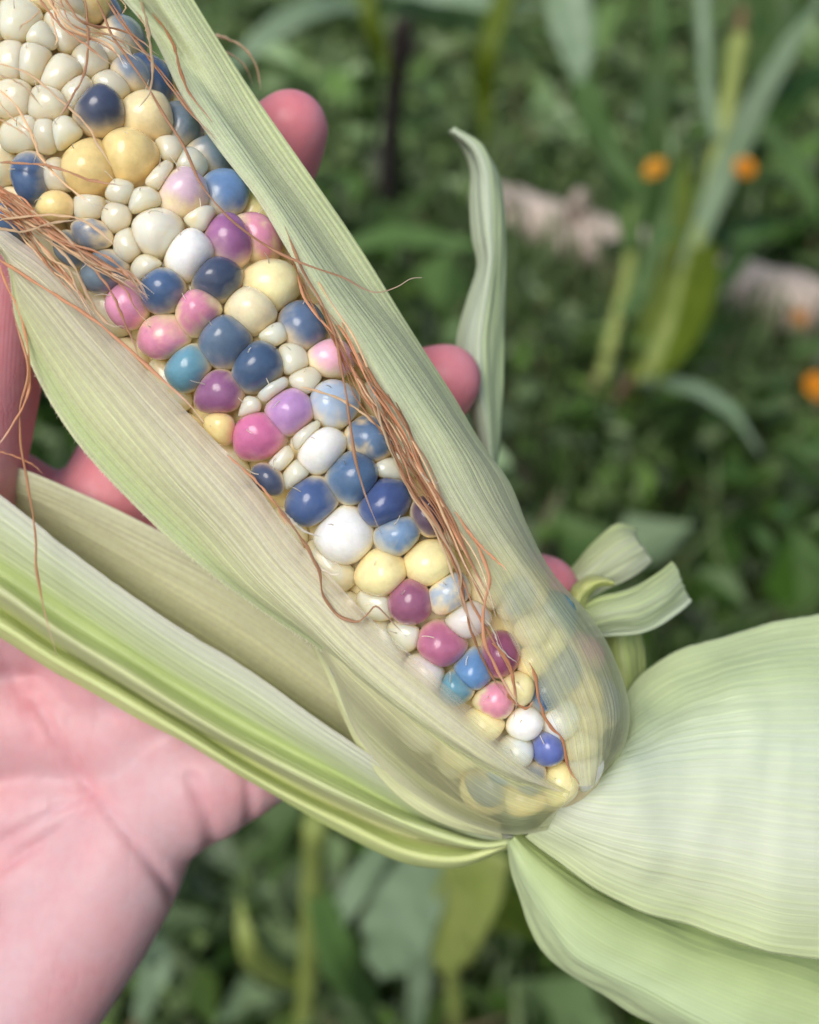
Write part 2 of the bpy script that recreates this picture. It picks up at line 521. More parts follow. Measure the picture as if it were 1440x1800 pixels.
# --- kernels: px, py, half length, half width (photo pixels), tilt of the long side (deg, up to the right +), kind
K = [
 (30,15,33,30,0,'pearl'),(123,25,30,28,0,'pearl'),(70,40,22,20,0,'pearl'),(7,83,28,28,0,'pearl'),(50,87,34,30,0,'pearl'),(98,107,36,34,80,'pearl'),
 (133,138,27,27,0,'pearl'),(10,160,28,27,0,'pearl'),(70,168,38,31,0,'pearl'),(177,167,46,43,40,'navy'),
 (23,228,32,28,0,'pearl'),(65,228,30,27,70,'pearl'),(100,222,32,25,80,'pearl'),(140,278,60,52,75,'yellow'),
 (233,248,57,54,0,'yellow'),(274,174,49,45,-40,'cream2'),(213,122,32,28,0,'pearl'),(175,75,28,26,0,'pearl'),(225,70,30,26,-20,'pearl'),
 (245,108,28,24,-40,'bluepale'),(287,112,42,30,-60,'blue'),(345,198,42,32,-60,'greyblue'),(387,245,38,27,-55,'greyblue'),
 (313,235,27,23,0,'pearl'),(353,260,30,26,-30,'pearl'),(330,313,50,48,0,'creamlilac'),(415,314,42,38,-30,'bluelight'),
 (287,287,32,20,50,'pearl'),(205,322,26,24,0,'pearl'),(250,335,36,24,30,'pearl'),(80,305,32,26,70,'pearl'),
 (38,312,42,27,-70,'blue'),(82,360,30,25,0,'yellow'),(137,357,32,24,0,'pearl'),(190,372,30,28,30,'pearl'),
 (274,390,53,50,0,'pearlwhite'),(330,428,52,48,30,'white'),(362,362,36,20,35,'pearl'),(415,395,46,44,0,'purple'),
 (470,388,44,32,-60,'pinkcream'),(143,412,38,26,-10,'creamblue'),(207,422,34,26,75,'pearl'),(243,465,34,22,25,'pearl'),
 (110,440,30,22,-30,'greyblue'),(163,478,42,37,0,'greyblue'),(270,505,47,43,-30,'blue'),(385,474,55,40,22,'navyglossy'),
 (202,536,38,36,60,'pink'),(338,544,50,42,20,'pinkcream'),(490,478,50,47,-40,'yellowcream'),(447,527,53,45,10,'cream'),
 (387,593,58,53,0,'greyblue2'),(448,638,60,48,45,'navy2'),(273,591,48,38,0,'pinkcream'),(315,647,42,38,30,'teal'),
 (371,693,46,42,20,'purplecream'),(486,572,32,20,30,'pearl'),(548,552,47,44,0,'greyblue3'),(523,617,34,30,60,'pearl'),
 (543,655,36,24,20,'pearl'),(592,613,38,33,20,'pinkpale'),(597,697,46,43,0,'pearlblue'),(477,680,40,15,38,'pearl'),
 (428,716,38,16,38,'pearl'),(505,718,49,45,30,'lilac'),(443,771,53,47,0,'magenta'),(377,755,30,22,-40,'yellow'),
 (535,760,38,16,40,'pearl'),(565,788,56,40,30,'white'),(661,760,48,38,-40,'bluemottle'),(621,834,58,52,10,'blue2'),
 (540,883,50,46,0,'bluedeep'),(482,812,36,17,32,'pearl'),(508,838,34,22,35,'pearl'),(463,845,34,22,-40,'navy'),
 (682,878,60,50,38,'bluestrong'),(597,944,59,55,0,'white'),(704,937,51,38,30,'bluering'),(668,1012,50,46,0,'yellow2'),
 (758,986,49,46,30,'yellow2'),(757,905,38,26,-60,'plum'),(690,815,30,20,0,'pearl'),(717,1062,47,44,0,'mauve'),
 (795,1043,46,34,32,'creamblue2'),(828,1088,48,32,25,'pearlpink'),(777,1140,53,44,-10,'mauvepink'),(890,1155,46,38,60,'magentadeep'),
 (830,1186,47,40,45,'bluelight2'),(870,1240,47,36,30,'creampink'),(917,1210,36,30,60,'yellow2'),(925,1278,38,29,35,'white'),
 (966,1322,34,31,40,'violetblue'),(800,1215,40,30,30,'teal'),(845,1285,44,28,30,'yellow2'),(700,1130,34,26,0,'pearl'),(740,1195,40,30,0,'pearlpink'),(655,1075,34,26,0,'pearl'),
 (985,1384,46,30,50,'yellow2'),(905,1330,40,28,35,'pearlwhite'),(880,1365,40,28,30,'bluelight2'),(910,1415,44,26,25,'yellow2'),(845,1400,40,26,25,'greyblue'),
 (800,1340,42,30,30,'cream'),(930,1380,38,24,45,'greyblue'),
 (985,1120,46,34,60,'yellow2'),(960,1100,40,30,60,'cream'),(1015,1165,44,34,60,'blue2'),(975,1215,42,33,60,'blue2'),(950,1165,36,30,50,'yellow2'),(1000,1265,46,33,45,'white'),
 (1055,1200,46,32,60,'yellow'),(1050,1262,42,32,60,'yellow2'),(1033,1310,40,30,55,'cream'),(1035,1352,40,28,55,'pearlwhite'),
 (930,1030,46,34,60,'greyblue'),(900,985,46,34,60,'yellow2'),(870,1020,42,32,60,'cream'),(1005,1060,44,30,60,'teal'),(960,1010,44,32,60,'yellow'),
]
C = {
 'pearl': ((255,231,202),(250,212,164),0.6), 'pearlwhite': ((254,241,222),(249,226,186),0.35), 'pearlpink': ((244,226,216),(240,222,188),0.3),
 'white': ((246,244,238),(244,234,208),0.15), 'yellow': ((240,216,152),(234,202,136),0.2), 'yellow2': ((248,230,174),(238,210,148),0.2),
 'cream': ((242,230,192),(236,218,168),0.2), 'cream2': ((243,226,178),(234,208,152),0.2), 'yellowcream': ((249,228,176),(242,212,150),0.2),
 'navy': ((38,60,98),(160,156,150),0.35), 'navyglossy': ((20,52,92),(66,90,112),0.25), 'navy2': ((42,84,126),(112,134,150),0.4),
 'blue': ((50,92,140),(158,164,162),0.5), 'blue2': ((62,104,146),(116,138,154),0.5), 'bluedeep': ((44,84,142),(154,160,160),0.5), 'bluestrong': ((22,66,132),(54,94,140),0.35),
 'bluelight': ((98,140,188),(164,182,190),0.5), 'bluelight2': ((86,142,196),(150,184,204),0.4), 'bluepale': ((126,148,170),(216,208,192),0.6),
 'greyblue': ((104,128,146),(180,176,162),0.5), 'greyblue2': ((86,116,146),(136,142,156),0.5), 'greyblue3': ((72,104,142),(204,192,168),0.45),
 'bluering': ((110,146,182),(184,192,188),0.7), 'bluemottle': ((76,114,152),(222,204,162),1.0), 'violetblue': ((86,108,184),(132,150,202),0.4), 'teal': ((84,146,168),(150,172,160),0.5),
 'purple': ((160,94,154),(204,162,176),0.45), 'purplecream': ((146,82,136),(226,190,172),0.5), 'lilac': ((192,146,204),(226,190,204),0.3),
 'pink': ((226,150,184),(234,184,180),0.3), 'pinkcream': ((226,142,174),(242,216,168),0.7), 'pinkpale': ((240,182,202),(243,224,190),0.6),
 'magenta': ((210,108,160),(228,158,174),0.4), 'magentadeep': ((150,62,108),(190,122,140),0.4), 'mauve': ((146,74,114),(180,112,138),0.45), 'mauvepink': ((180,96,136),(210,144,164),0.55),
 'plum': ((70,44,76),(112,84,102),0.3), 'creamlilac': ((218,190,206),(243,224,178),0.7), 'creamblue': ((136,150,168),(243,224,178),1.0), 'creamblue2': ((172,190,204),(246,230,184),0.9),
 'pearlblue': ((168,192,216),(240,230,206),0.7), 'creampink': ((236,154,178),(246,230,182),0.9),
}

kern = []   # position, normal, e1, e2, a, b, kind, lift
for (px, py, a, b, ang, kind) in K:
    p, n, t = ear_hit(px, py)
    tocam = CAMP - p; tocam /= np.linalg.norm(tocam)
    sc = np.linalg.norm(CAMP - p) / FPX
    d = np.array([math.cos(math.radians(ang)), math.sin(math.radians(ang)), 0])
    e1 = d - n * np.dot(d, n); e1 /= np.linalg.norm(e1)
    e2 = np.cross(n, e1)
    # undo foreshortening of the outline as seen
    def grow(e):
        f = np.linalg.norm(e - tocam * np.dot(e, tocam))
        return 1.0 / max(f, 0.62)
    kern.append(dict(p=p, n=n, e1=e1, e2=e2, a=a * sc * grow(e1), b=b * sc * grow(e2), kind=kind, listed=True, px=px, py=py))

# kernels on the flanks, under the husks
fill_kinds = ['pearl', 'pearl', 'yellow2', 'blue', 'cream', 'greyblue', 'pinkcream', 'yellow', 'white', 'mauve']
U1 = np.cross(DA, [0, 0, 1.0]); U1 /= np.linalg.norm(U1)
U2 = np.array([0, 0, 1.0])
row = 0
t = 3.0
while t < 172:
    R = R_of(t)
    if t < 9: t += 7.6; row += 1; continue
    nn = max(8, int(round(2 * math.pi * R / 0.0086)))
    for k in range(nn):
        a = 2 * math.pi * (k + 0.5 * (row % 2)) / nn
        n = math.cos(a) * U2 + math.sin(a) * U1
        if n[2] < -0.12: continue
        p = AX1 + DA * t * 0.001 + n * R
        r = 0.0043
        if any(np.linalg.norm(p - q['p']) < 0.78 * (r + 0.5 * (q['a'] + q['b'])) for q in kern): continue
        e1 = DA - n * np.dot(DA, n); e1 /= np.linalg.norm(e1)
        vis = n[2] > 0.55
        kern.append(dict(p=p, n=n, e1=np.cross(n, e1), e2=-e1, a=r * 1.05, b=r * 0.95, kind='pearl' if vis else random.choice(fill_kinds), listed=False, px=0, py=0))
    row += 1
    t += 7.6

CREAM = lin(246, 228, 186)
def soft_kernel(q, others):
    pearl = q['kind'] == 'pearl'
    nth, nph = 32, 14
    PW = 5.0
    sz = 1.36 if pearl else 1.17
    a, b = q['a'] * sz, q['b'] * sz
    m = 0.5 * (q['a'] + q['b'])
    h = (0.72 if pearl else 1.0) * (0.5 * m + 0.5 * min(q['a'], q['b']))
    lift = random.uniform(-0.25, 0.25) * 0.001 + (-0.0013 - 0.0004 * random.random() if pearl else random.uniform(0, 0.0003))
    c = q['p'] + q['n'] * (lift - h)
    seed = Vector((q['p'][0] * 900, q['p'][1] * 900, 5.0))
    main, edge, mott = C[q['kind']]
    main, edge = lin(*main), lin(*edge)
    if q['kind'].rstrip('23') not in ('pearl', 'pearlwhite', 'white', 'yellow', 'cream', 'yellowcream'):
        main = main * 0.90 + 0.10 * lin(205, 204, 200)
        edge = edge * 0.8 + 0.2 * lin(226, 212, 186)
    jit = 1 + random.uniform(-0.06, 0.06)
    main = np.clip(main * jit, 0, 0.93)
    lean = (q['e1'] * random.uniform(-1, 1) + q['e2'] * random.uniform(-1, 1)) * 0.13 * m
    dent = (random.uniform(0, 6.28), random.uniform(0.0, 0.07))
    rs = []
    for i in range(nth):
        th = 2 * math.pi * i / nth
        d = math.cos(th) * q['e1'] + math.sin(th) * q['e2']
        ex = 2.15
        ell = (abs(math.cos(th) / a) ** ex + abs(math.sin(th) / b) ** ex) ** (-1 / ex)
        acc = ell ** -PW
        for (o, vec, lim) in others:
            cs = float(np.dot(d, vec))
            if cs > 0.05:
                acc += (lim / cs) ** -PW
        r = acc ** (-1 / PW)
        r *= 1 + 0.02 * mnoise.noise(seed + Vector((math.cos(th) * 1.2, math.sin(th) * 1.2, 2)))
        rs.append(r)
    rmean = sum(rs) / len(rs); rmin = min(rs)
    V, cols = [], []
    def col_at(hh, x, y):
        nz = mnoise.noise(seed + Vector((x * 420, y * 420, hh * 1.6)))
        nz2 = mnoise.noise(seed + Vector((x * 1100, y * 1100, 7.3)))
        an = math.atan2(y, x)
        nz3 = mnoise.noise(seed + Vector((math.cos(an) * 3.2, math.sin(an) * 3.2, 11 + hh)))
        f = hh * 1.15 + mott * (0.80 * nz + 0.45 * nz2 + 0.35 * nz3) - (0.28 if mott > 0.6 else 0.10)
        f = float(smoothstep(-0.15, 0.80, f))
        cc = edge * (1 - f) + main * f
        g_ = float(smoothstep(0.42, -0.05, hh + 0.10 * nz))
        cc = cc * (1 - 0.8 * g_) + CREAM * 0.8 * g_
        return cc
    top = c + q['n'] * h + lean
    V.append(top); cols.append(col_at(1.0, 0, 0))
    dimple = random.random() < 0.3
    for j in range(1, nph + 1):
        ph = j / nph * math.radians(128)
        s_, c_ = math.sin(ph), math.cos(ph)
        lat = s_ ** 0.97 if ph < math.pi / 2 else 1 - 0.42 * ((ph - math.pi / 2) / math.radians(38)) ** 2
        hh = math.copysign(abs(c_) ** 0.95, c_)
        for i in range(nth):
            th = 2 * math.pi * i / nth
            # rounder near the top, packed outline lower down
            k_ = max(0.0, min(1.0, 1.0 - hh)) if hh > 0 else 1.0
            rr = (rs[i] * (0.45 + 0.55 * k_) + (0.5 * rmean + 0.5 * rmin) * 0.55 * (1 - k_)) * lat
            x, y = math.cos(th) * rr, math.sin(th) * rr
            wob = 1 + 0.018 * mnoise.noise(seed + Vector((x * 500, y * 500, hh)))
            if pearl: wob += 0.05 * mnoise.noise(seed + Vector((x * 700, y * 300, 3.3)))
            if hh > 0: wob -= dent[1] * max(0.0, math.cos(th - dent[0])) * lat
            V.append(c + x * q['e1'] + y * q['e2'] + lean * max(hh, 0) + q['n'] * h * hh * wob)
            cols.append(col_at(hh, x, y))
    F = []
    for i in range(nth):
        F.append((0, 1 + i, 1 + (i + 1) % nth))
    for j in range(nph - 1):
        for i in range(nth):
            i2 = (i + 1) % nth
            F.append((1 + j * nth + i, 1 + (j + 1) * nth + i, 1 + (j + 1) * nth + i2, 1 + j * nth + i2))
    F.append(tuple(1 + (nph - 1) * nth + (nth - 1 - i) for i in range(nth))[::-1])
    return V, F, np.array(cols), c, h

NP = np.array([q['p'] for q in kern])
for idx, q in enumerate(kern):
    dv = NP - q['p']
    dist = np.linalg.norm(dv, axis=1)
    near = np.where((dist < 0.020) & (dist > 1e-6))[0]
    others = []
    for j in near:
        o = kern[j]
        v = dv[j] - q['n'] * np.dot(dv[j], q['n'])
        L = np.linalg.norm(v)
        if L < 1e-6: continue
        v = v / L
        def er(k, d):
            x, y = abs(np.dot(d, k['e1'])), abs(np.dot(d, k['e2']))
            return 1 / math.sqrt((x / k['a']) ** 2 + (y / k['b']) ** 2 + 1e-9)
        ri, rj = er(q, v), er(o, v)
        if o['kind'] == 'pearl' and q['kind'] != 'pearl': rj *= 0.72
        if q['kind'] == 'pearl' and o['kind'] != 'pearl': ri *= 0.80
        lim = dist[j] * ri / (ri + rj) * 1.09
        if lim < ri * 1.5:
            others.append((o, v, max(lim, 0.45 * ri)))
    V, F, cols, c, h = soft_kernel(q, others)
    ko = mesh_obj('kernel', rel(V), F, M_PEARL if q['kind'].startswith('pearl') else M_KERNEL, ear, colors=cols)
    q['obj'], q['c'], q['h'] = ko, c, h
    # dried silk stub at the crown
    if q['listed'] and random.random() < 0.75:
        up = np.array([-0.55, 0.8, 0.0]); up -= q['n'] * np.dot(up, q['n']); up /= np.linalg.norm(up)
        s0 = c + (q['n'] * 0.86 + up * 0.42) * h
        L = random.uniform(0.0007, 0.0022)
        sd2 = np.array([random.uniform(-1, 1) for _ in range(3)])
        pts = [s0 - q['n'] * 0.0003]
        dcur = q['n'] * 0.7 + up * 0.3
        for k in range(5):
            dcur = dcur + sd2 * 0.35 + up * random.uniform(-0.3, 0.4); dcur /= np.linalg.norm(dcur)
            pts.append(pts[-1] + dcur * L / 4)
        pts = catmull(pts, 10)
        Vs, Fs = tube(pts, np.linspace(0.00010, 0.00004, 10), 4)
        mesh_obj('silk_stub', rel(Vs), Fs, M_SILK_W, ko, extra={'along': np.repeat(np.linspace(0, 1, 10), 4)})

# ------------------------------------------------------------------ husks
def husk(rails, mat, nu=70, nv=140, cols=None, thin=None, rib=0.00010, nrib=14, wav=0.0004, thick=0.00022, jag_end=0.0, jag_start=0.0, seed=0, name='husk', edge_notch=0.0):
    """loft a leaf through its long rails; cols/thin are functions of (u across, v along)"""
    rr = [catmull(r, nv) for r in rails]
    A = np.array(rr)                          # rails x nv x 3
    P = np.empty((nu, nv, 3))
    for j in range(nv):
        P[:, j] = catmull(A[:, j], nu) if len(rails) > 2 else catmull(A[:, j], nu)
    du = np.gradient(P, axis=0); dv = np.gradient(P, axis=1)
    n = np.cross(dv, du); n /= np.linalg.norm(n, axis=2)[:, :, None] + 1e-12
    # smooth the normals along the leaf where the rails meet in a point
    if np.mean(n[:, :, 2]) < 0: n = -n
    us = np.linspace(0, 1, nu); vs = np.linspace(0, 1, nv)
    width = np.linalg.norm(P[-1] - P[0], axis=1)
    fade = np.clip(width / (np.max(width) * 0.35), 0, 1)
    for i, u in enumerate(us):
        for j, v in enumerate(vs):
            x = u * nrib + 0.6 * mnoise.noise(Vector((u * 5, v * 3, seed))) + 2.2 * mnoise.noise(Vector((u * 6, seed, 8.8)))
            d = rib * (1 + 1.2 * mnoise.noise(Vector((u * 9, v * 1.5, seed + 3)))) * (math.sin(2 * math.pi * x) + 0.5 * math.sin(2 * math.pi * x * 2.3 + 1))
            d += wav * mnoise.noise(Vector((u * 2.2 + seed, v * 4.5, 1.7))) + 0.35 * wav * mnoise.noise(Vector((u * 7 + seed, v * 9, 4.2)))
            P[i, j] += n[i, j] * d * fade[j]
    if edge_notch:
        for (i0, i1, sgn) in ((0, 4, 1), (nu - 1, nu - 5, -1)):
            for j, v in enumerate(vs):
                k = edge_notch * (mnoise.noise(Vector((v * 30, seed, sgn))) * 0.6 + 0.4 * mnoise.noise(Vector((v * 90, seed, sgn))))
                P[i0, j] += (P[i1, j] - P[i0, j]) * 0.5 * k
    if jag_end or jag_start:
        for i, u in enumerate(us):
            for amp, col, inner in ((jag_end, nv - 1, nv - 6), (jag_start, 0, 5)):
                if amp:
                    k = amp * (0.5 + mnoise.noise(Vector((u * 6, seed, 0.4))) + 0.5 * mnoise.noise(Vector((u * 19, seed, 2.4))))
                    P[i, col] -= (P[i, col] - P[i, inner]) * k
    V = P.reshape(-1, 3)
    uv = np.array([(u, v) for u in us for v in vs])
    UU, VV = np.meshgrid(us, vs, indexing='ij')
    col = np.array([cols(u, v) for u in us for v in vs]) if cols else np.tile(lin(205, 212, 165), (len(V), 1))
    th = np.array([thin(u, v) for u in us for v in vs]) if thin else np.zeros(len(V))
    o = mesh_obj(name, rel(V), grid_faces(nu, nv), mat, ear, colors=col, uvs=uv, extra={'thin': th})
    if thick:
        md = o.modifiers.new('thickness', 'SOLIDIFY'); md.thickness = thick; md.offset = 0
    return o, P

def cmix(stops):
    """colour across the leaf from (u, sRGB) stops"""
    xs_ = [s[0] for s in stops]
    cs_ = np.array([lin(*s[1]) for s in stops])
    def f(u):
        return np.array([np.interp(u, xs_, cs_[:, k]) for k in range(3)])
    return f

# left inner husk lying along the left of the opening
eL = [(-45,372),(30,418),(100,470),(165,545),(235,625),(310,705),(380,775),(450,850),(520,945),(580,1010),(650,1085),(740,1165),(830,1245),(920,1322),(992,1384)]
mL = [(-55,385),(20,435),(70,520),(125,600),(190,690),(270,780),(345,855),(425,930),(500,1010),(570,1075),(640,1130),(735,1205),(825,1280),(915,1350),(990,1392)]
oL = [(-60,405),(8,450),(30,560),(62,655),(130,770),(240,893),(340,985),(460,1075),(560,1142),(650,1215),(750,1290),(850,1355),(930,1395),(988,1400)]
wO = [6, 5, 4, 3, 3, 3, 4, 6, 8, 10, 12.5, 14, 13, 9]
r0 = [E(x, y, 0.7) for x, y in eL]
r1 = [E(x, y, 1.8) for x, y in mL]
r2 = [0.45 * np.array(E(x, y, 3.2)) + 0.55 * Q(x, y, w + 6) for (x, y), w in zip([((a[0] + b[0]) / 2 * 0.6 + b[0] * 0.4, (a[1] + b[1]) / 2 * 0.6 + b[1] * 0.4) for a, b in zip(mL, oL)], wO)]
r3 = [Q(x, y, w) for (x, y), w in zip(oL, wO)]
cA = cmix([(0, (222, 212, 204)), (0.15, (228, 222, 198)), (0.45, (228, 229, 188)), (0.74, (220, 229, 168)), (0.88, (200, 222, 148)), (0.96, (218, 234, 176)), (1, (230, 240, 190))])
_A = husk([r0, r1, r2, r3], M_HUSK_FINE, 80, 190, cols=lambda u, v: cA(u),
     thin=lambda u, v: 0.62 * float(smoothstep(0.26, 0.0, u)) * (0.50 + 0.50 * v) + 0.28 * float(smoothstep(0.55, 0.95, v)) * float(smoothstep(0.75, 0.2, u)),
     rib=0.00006, nrib=13, wav=0.0005, seed=1, thick=0)

PA = _A[1]
def fuzz(edge, inward, n, name='edge_hair'):
    V, F, along = [], [], []
    for k in range(n):
        j = random.randint(2, len(edge) - 4)
        f = random.random()
        p = edge[j] * (1 - f) + edge[j + 1] * f
        out = p - inward[j]; out /= np.linalg.norm(out) + 1e-9
        tg = edge[j + 1] - edge[j]; tg /= np.linalg.norm(tg) + 1e-9
        p = p - out * random.uniform(0, 0.0012)
        d = out * 0.7 + tg * random.uniform(-0.9, 0.3) + np.array([0, 0, random.uniform(-0.2, 0.9)]); d /= np.linalg.norm(d)
        L_ = random.uniform(0.0002, 0.0007)
        v, f_ = tube([p, p + d * L_ * 0.5, p + d * L_ + tg * L_ * 0.2], [0.000032, 0.000026, 0.00001], 3)
        b_ = len(V)
        V += v; F += [tuple(b_ + i for i in q) for q in f_]; along += [0] * 9
    o = mesh_obj(name, rel(V), F, M_SILK_W, ear, extra={'along': along})
    o['kind'] = 'stuff'
fuzz(PA[-1], PA[-6], 900)

# sheath wrapped round the underside at the base
b0 = [Q(520, 1050, 5)] + [E(x, y, 1.0) for x, y in [(585,1090),(640,1130),(720,1185),(800,1255),(900,1335),(1003,1392)]]
b1 = [Q(528, 1075, 3)] + [E(x, y, 1.1) for x, y in [(585,1150),(650,1230),(730,1300),(810,1350),(900,1390),(1000,1402)]]
b2 = [Q(532, 1090, 0)] + [E(x, y, 1.2) for x, y in [(590,1175),(655,1285),(735,1365),(820,1410),(910,1435),(990,1415)]]
b3 = [Q(x, y, w) for x, y, w in [(535,1098,-2),(582,1178,-2),(632,1300,-3),(715,1388,-3),(800,1438,-2),(885,1465,0),(960,1462,3)]]
cB = cmix([(0, (232, 232, 188)), (0.5, (228, 228, 182)), (0.85, (226, 230, 184)), (0.95, (238, 238, 200)), (1, (240, 240, 206))])
husk([b0, b1, b2, b3], M_HUSK_MID, 60, 110, cols=lambda u, v: cB(u), thin=lambda u, v: 0.50 * float(smoothstep(0.32, 0.72, v)) * float(smoothstep(1.0, 0.75, u)), rib=0.00004, nrib=12, wav=0.0003, seed=2, thick=0)
# second sheath edge under it
s0 = [Q(x, y, w) for x, y, w in [(530,1085,-3),(580,1160,-3),(640,1260,-4),(720,1350,-4),(800,1405,-3),(880,1450,-1)]]
s1 = [Q(x, y, w) for x, y, w in [(530,1095,-7),(572,1185,-7),(625,1310,-7),(700,1400,-7),(790,1452,-6),(885,1475,-4)]]
husk([s0, s1], M_HUSK_FEW, 20, 60, cols=lambda u, v: cB(0.9), rib=0.00005, nrib=4, seed=3)

# right husk
c0 = [E(x, y, 0.6) for x, y in [(222,-40),(262,45),(325,180),(385,265),(448,345),(505,440),(560,530),(625,620),(690,730),(745,840),(805,950),(872,1075),(935,1195),(982,1290),(1006,1382)]]
c1 = [E(x, y, 2.0 if i < 8 else (1.5 if i < 10 else 0.9)) for i, (x, y) in enumerate([(248,-40),(290,45),(355,180),(425,280),(495,385),(562,490),(630,590),(700,700),(765,805),(825,915),(890,1010),(955,1110),(1010,1210),(1036,1290),(1018,1382)])]
c2 = []
for i, (x, y, w) in enumerate([(290,-40,12),(345,60,12),(415,180,12),(490,285,12),(550,375,12),(620,475,12),(690,580,12),(758,690,12),(815,785,12),(865,870,12),(915,970,11),(975,1060,10),(1045,1150,12),(1078,1255,12),(1038,1380,9)]):
    k = 0.5 if i < 9 else max(0.0, 0.5 - 0.17 * (i - 8))
    c2.append((1 - k) * np.array(E(x, y, 2.6 if i < 9 else 1.0)) + k * Q(x, y, w))
c3 = [Q(x, y, w) for x, y, w in [(318,-40,5),(378,60,5),(455,180,5),(540,300,5),(600,385,4),(662,478,4),(737,600,3),(800,700,2),(850,785,1),(897,850,0),(928,925,0),(970,1005,-1),(1040,1085,-2),(1078,1150,-3),(1108,1240,-1),(1100,1315,1),(1040,1392,3)]]
cC = cmix([(0, (206, 212, 176)), (0.10, (206, 220, 174)), (0.26, (214, 228, 180)), (0.5, (196, 208, 158)), (0.8, (204, 216, 160)), (1, (204, 218, 154))])
def cC2(u, v):
    base = cC(u)
    yel = lin(230, 226, 188)
    k = 0.55 * float(smoothstep(0.5, 0.75, v))
    return base * (1 - k) + yel * k
husk([c0, c1, c2, c3], M_HUSK_FINE, 70, 190, cols=cC2,
     thin=lambda u, v: 0.40 * float(smoothstep(0.64, 0.82, v)) * (0.55 + 0.45 * float(smoothstep(1.0, 0.8, u))) + 0.30 * float(smoothstep(0.10, 0.0, u)) * float(smoothstep(0.3, 0.6, v)),
     rib=0.00006, nrib=11, wav=0.0005, seed=4, thick=0)

# broad husk fanning out to the right, upper fold
d0 = [Q(*p) for p in [(1085,1340,-8),(1096,1240,-13),(1118,1190,-16),(1165,1152,-17),(1250,1120,-17),(1350,1098,-17),(1490,1066,-17)]]
d1 = [Q(*p) for p in [(1066,1356,1),(1112,1300,-2),(1180,1255,-5),(1270,1225,-5),(1370,1205,-6),(1500,1180,-7)]]
d2 = [Q(*p) for p in [(1026,1392,6),(1085,1375,5),(1160,1362,3),(1260,1365,2),(1370,1370,1),(1500,1370,0)]]
d3 = [Q(*p) for p in [(985,1420,6),(1050,1445,6),(1130,1478,5),(1240,1510,4),(1360,1540,3),(1500,1570,1)]]
d4 = [Q(*p) for p in [(925,1468,0),(1000,1532,2),(1085,1582,2),(1200,1626,1),(1330,1662,0),(1500,1702,-2)]]
cD = cmix([(0, (214, 228, 178)), (0.2, (212, 228, 182)), (0.42, (226, 237, 214)), (0.7, (234, 240, 220)), (1, (220, 232, 182))])
husk([d0, d1, d2, d3, d4], M_HUSK_BROAD, 110, 120, cols=lambda u, v: cD(u), rib=0.000035, nrib=23, wav=0.0015, seed=5, edge_notch=0.25)
# lower fold
e0 = [Q(*p) for p in [(912,1462,-5),(990,1512,-7),(1080,1560,-10),(1200,1604,-12),(1330,1640,-14),(1500,1682,-16)]]
e1 = [Q(*p) for p in [(905,1470,-3),(975,1545,-3),(1065,1610,-4),(1190,1668,-5),(1320,1710,-7),(1500,1765,-9)]]
e2 = [Q(*p) for p in [(898,1476,-4),(940,1575,-3),(1010,1670,-3),(1120,1730,-4),(1260,1790,-6),(1450,1860,-9)]]
e3 = [Q(*p) for p in [(893,1480,-9),(908,1560,-10),(955,1668,-11),(1045,1742,-12),(1150,1806,-14),(1330,1900,-17)]]
cE = cmix([(0, (176, 196, 110)), (0.25, (198, 216, 150)), (0.6, (214, 232, 186)), (1, (212, 228, 178))])
husk([e0, e1, e2, e3], M_HUSK_BROAD, 90, 110, cols=lambda u, v: cE(u), rib=0.000035, nrib=17, wav=0.0013, seed=6, edge_notch=0.2)

# lower left husk, folded lengthwise
f0 = [Q(x, y, -6) for x, y in [(-70,820),(20,885),(100,950),(200,1022),(320,1105),(440,1180),(560,1265),(680,1345),(760,1412),(850,1462),(905,1472)]]
f1 = [Q(x, y, -9) for x, y in [(-70,895),(60,985),(160,1052),(300,1150),(430,1232),(560,1308),(680,1376),(780,1440),(860,1473),(904,1474)]]
f2 = [Q(x, y, -15) for x, y in [(-70,972),(0,1010),(100,1077),(220,1152),(350,1232),(480,1304),(600,1364),(720,1428),(850,1480),(903,1476)]]
f3 = [Q(x, y, -9) for x, y in [(-70,998),(0,1037),(100,1107),(220,1182),(350,1264),(480,1337),(600,1396),(720,1447),(850,1485),(902,1478)]]
f4 = [Q(x, y, -16) for x, y in [(-70,1028),(0,1066),(100,1134),(220,1208),(350,1286),(480,1360),(600,1420),(730,1472),(850,1492),(900,1481)]]
f5 = [Q(x, y, -11) for x, y in [(-70,1062),(0,1096),(100,1160),(220,1228),(350,1306),(480,1384),(600,1445),(720,1500),(810,1510),(895,1484)]]
f6 = [Q(x, y, -15) for x, y in [(-70,1090),(0,1122),(100,1182),(220,1247),(330,1303),(450,1378),(550,1434),(650,1490),(720,1518),(805,1525),(892,1490)]]
cF = cmix([(0, (232, 232, 226)), (0.06, (222, 228, 208)), (0.16, (214, 224, 184)), (0.28, (214, 224, 180)), (0.333, (200, 216, 146)), (0.39, (210, 224, 160)), (0.5, (226, 236, 178)), (0.59, (206, 208, 160)), (0.72, (204, 206, 152)), (0.79, (202, 218, 128)), (0.86, (228, 236, 166)), (1, (204, 220, 132))])  # green bands, with fold shading painted in: ridges brighter, valleys darker
husk([f0, f1, f2, f3, f4, f5, f6], M_HUSK_MID, 120, 150, cols=lambda u, v: cF(u), thin=lambda u, v: 0.25 * float(smoothstep(0.06, 0.0, u)), rib=0.00007, nrib=30, wav=0.0006, seed=7, edge_notch=0.4)
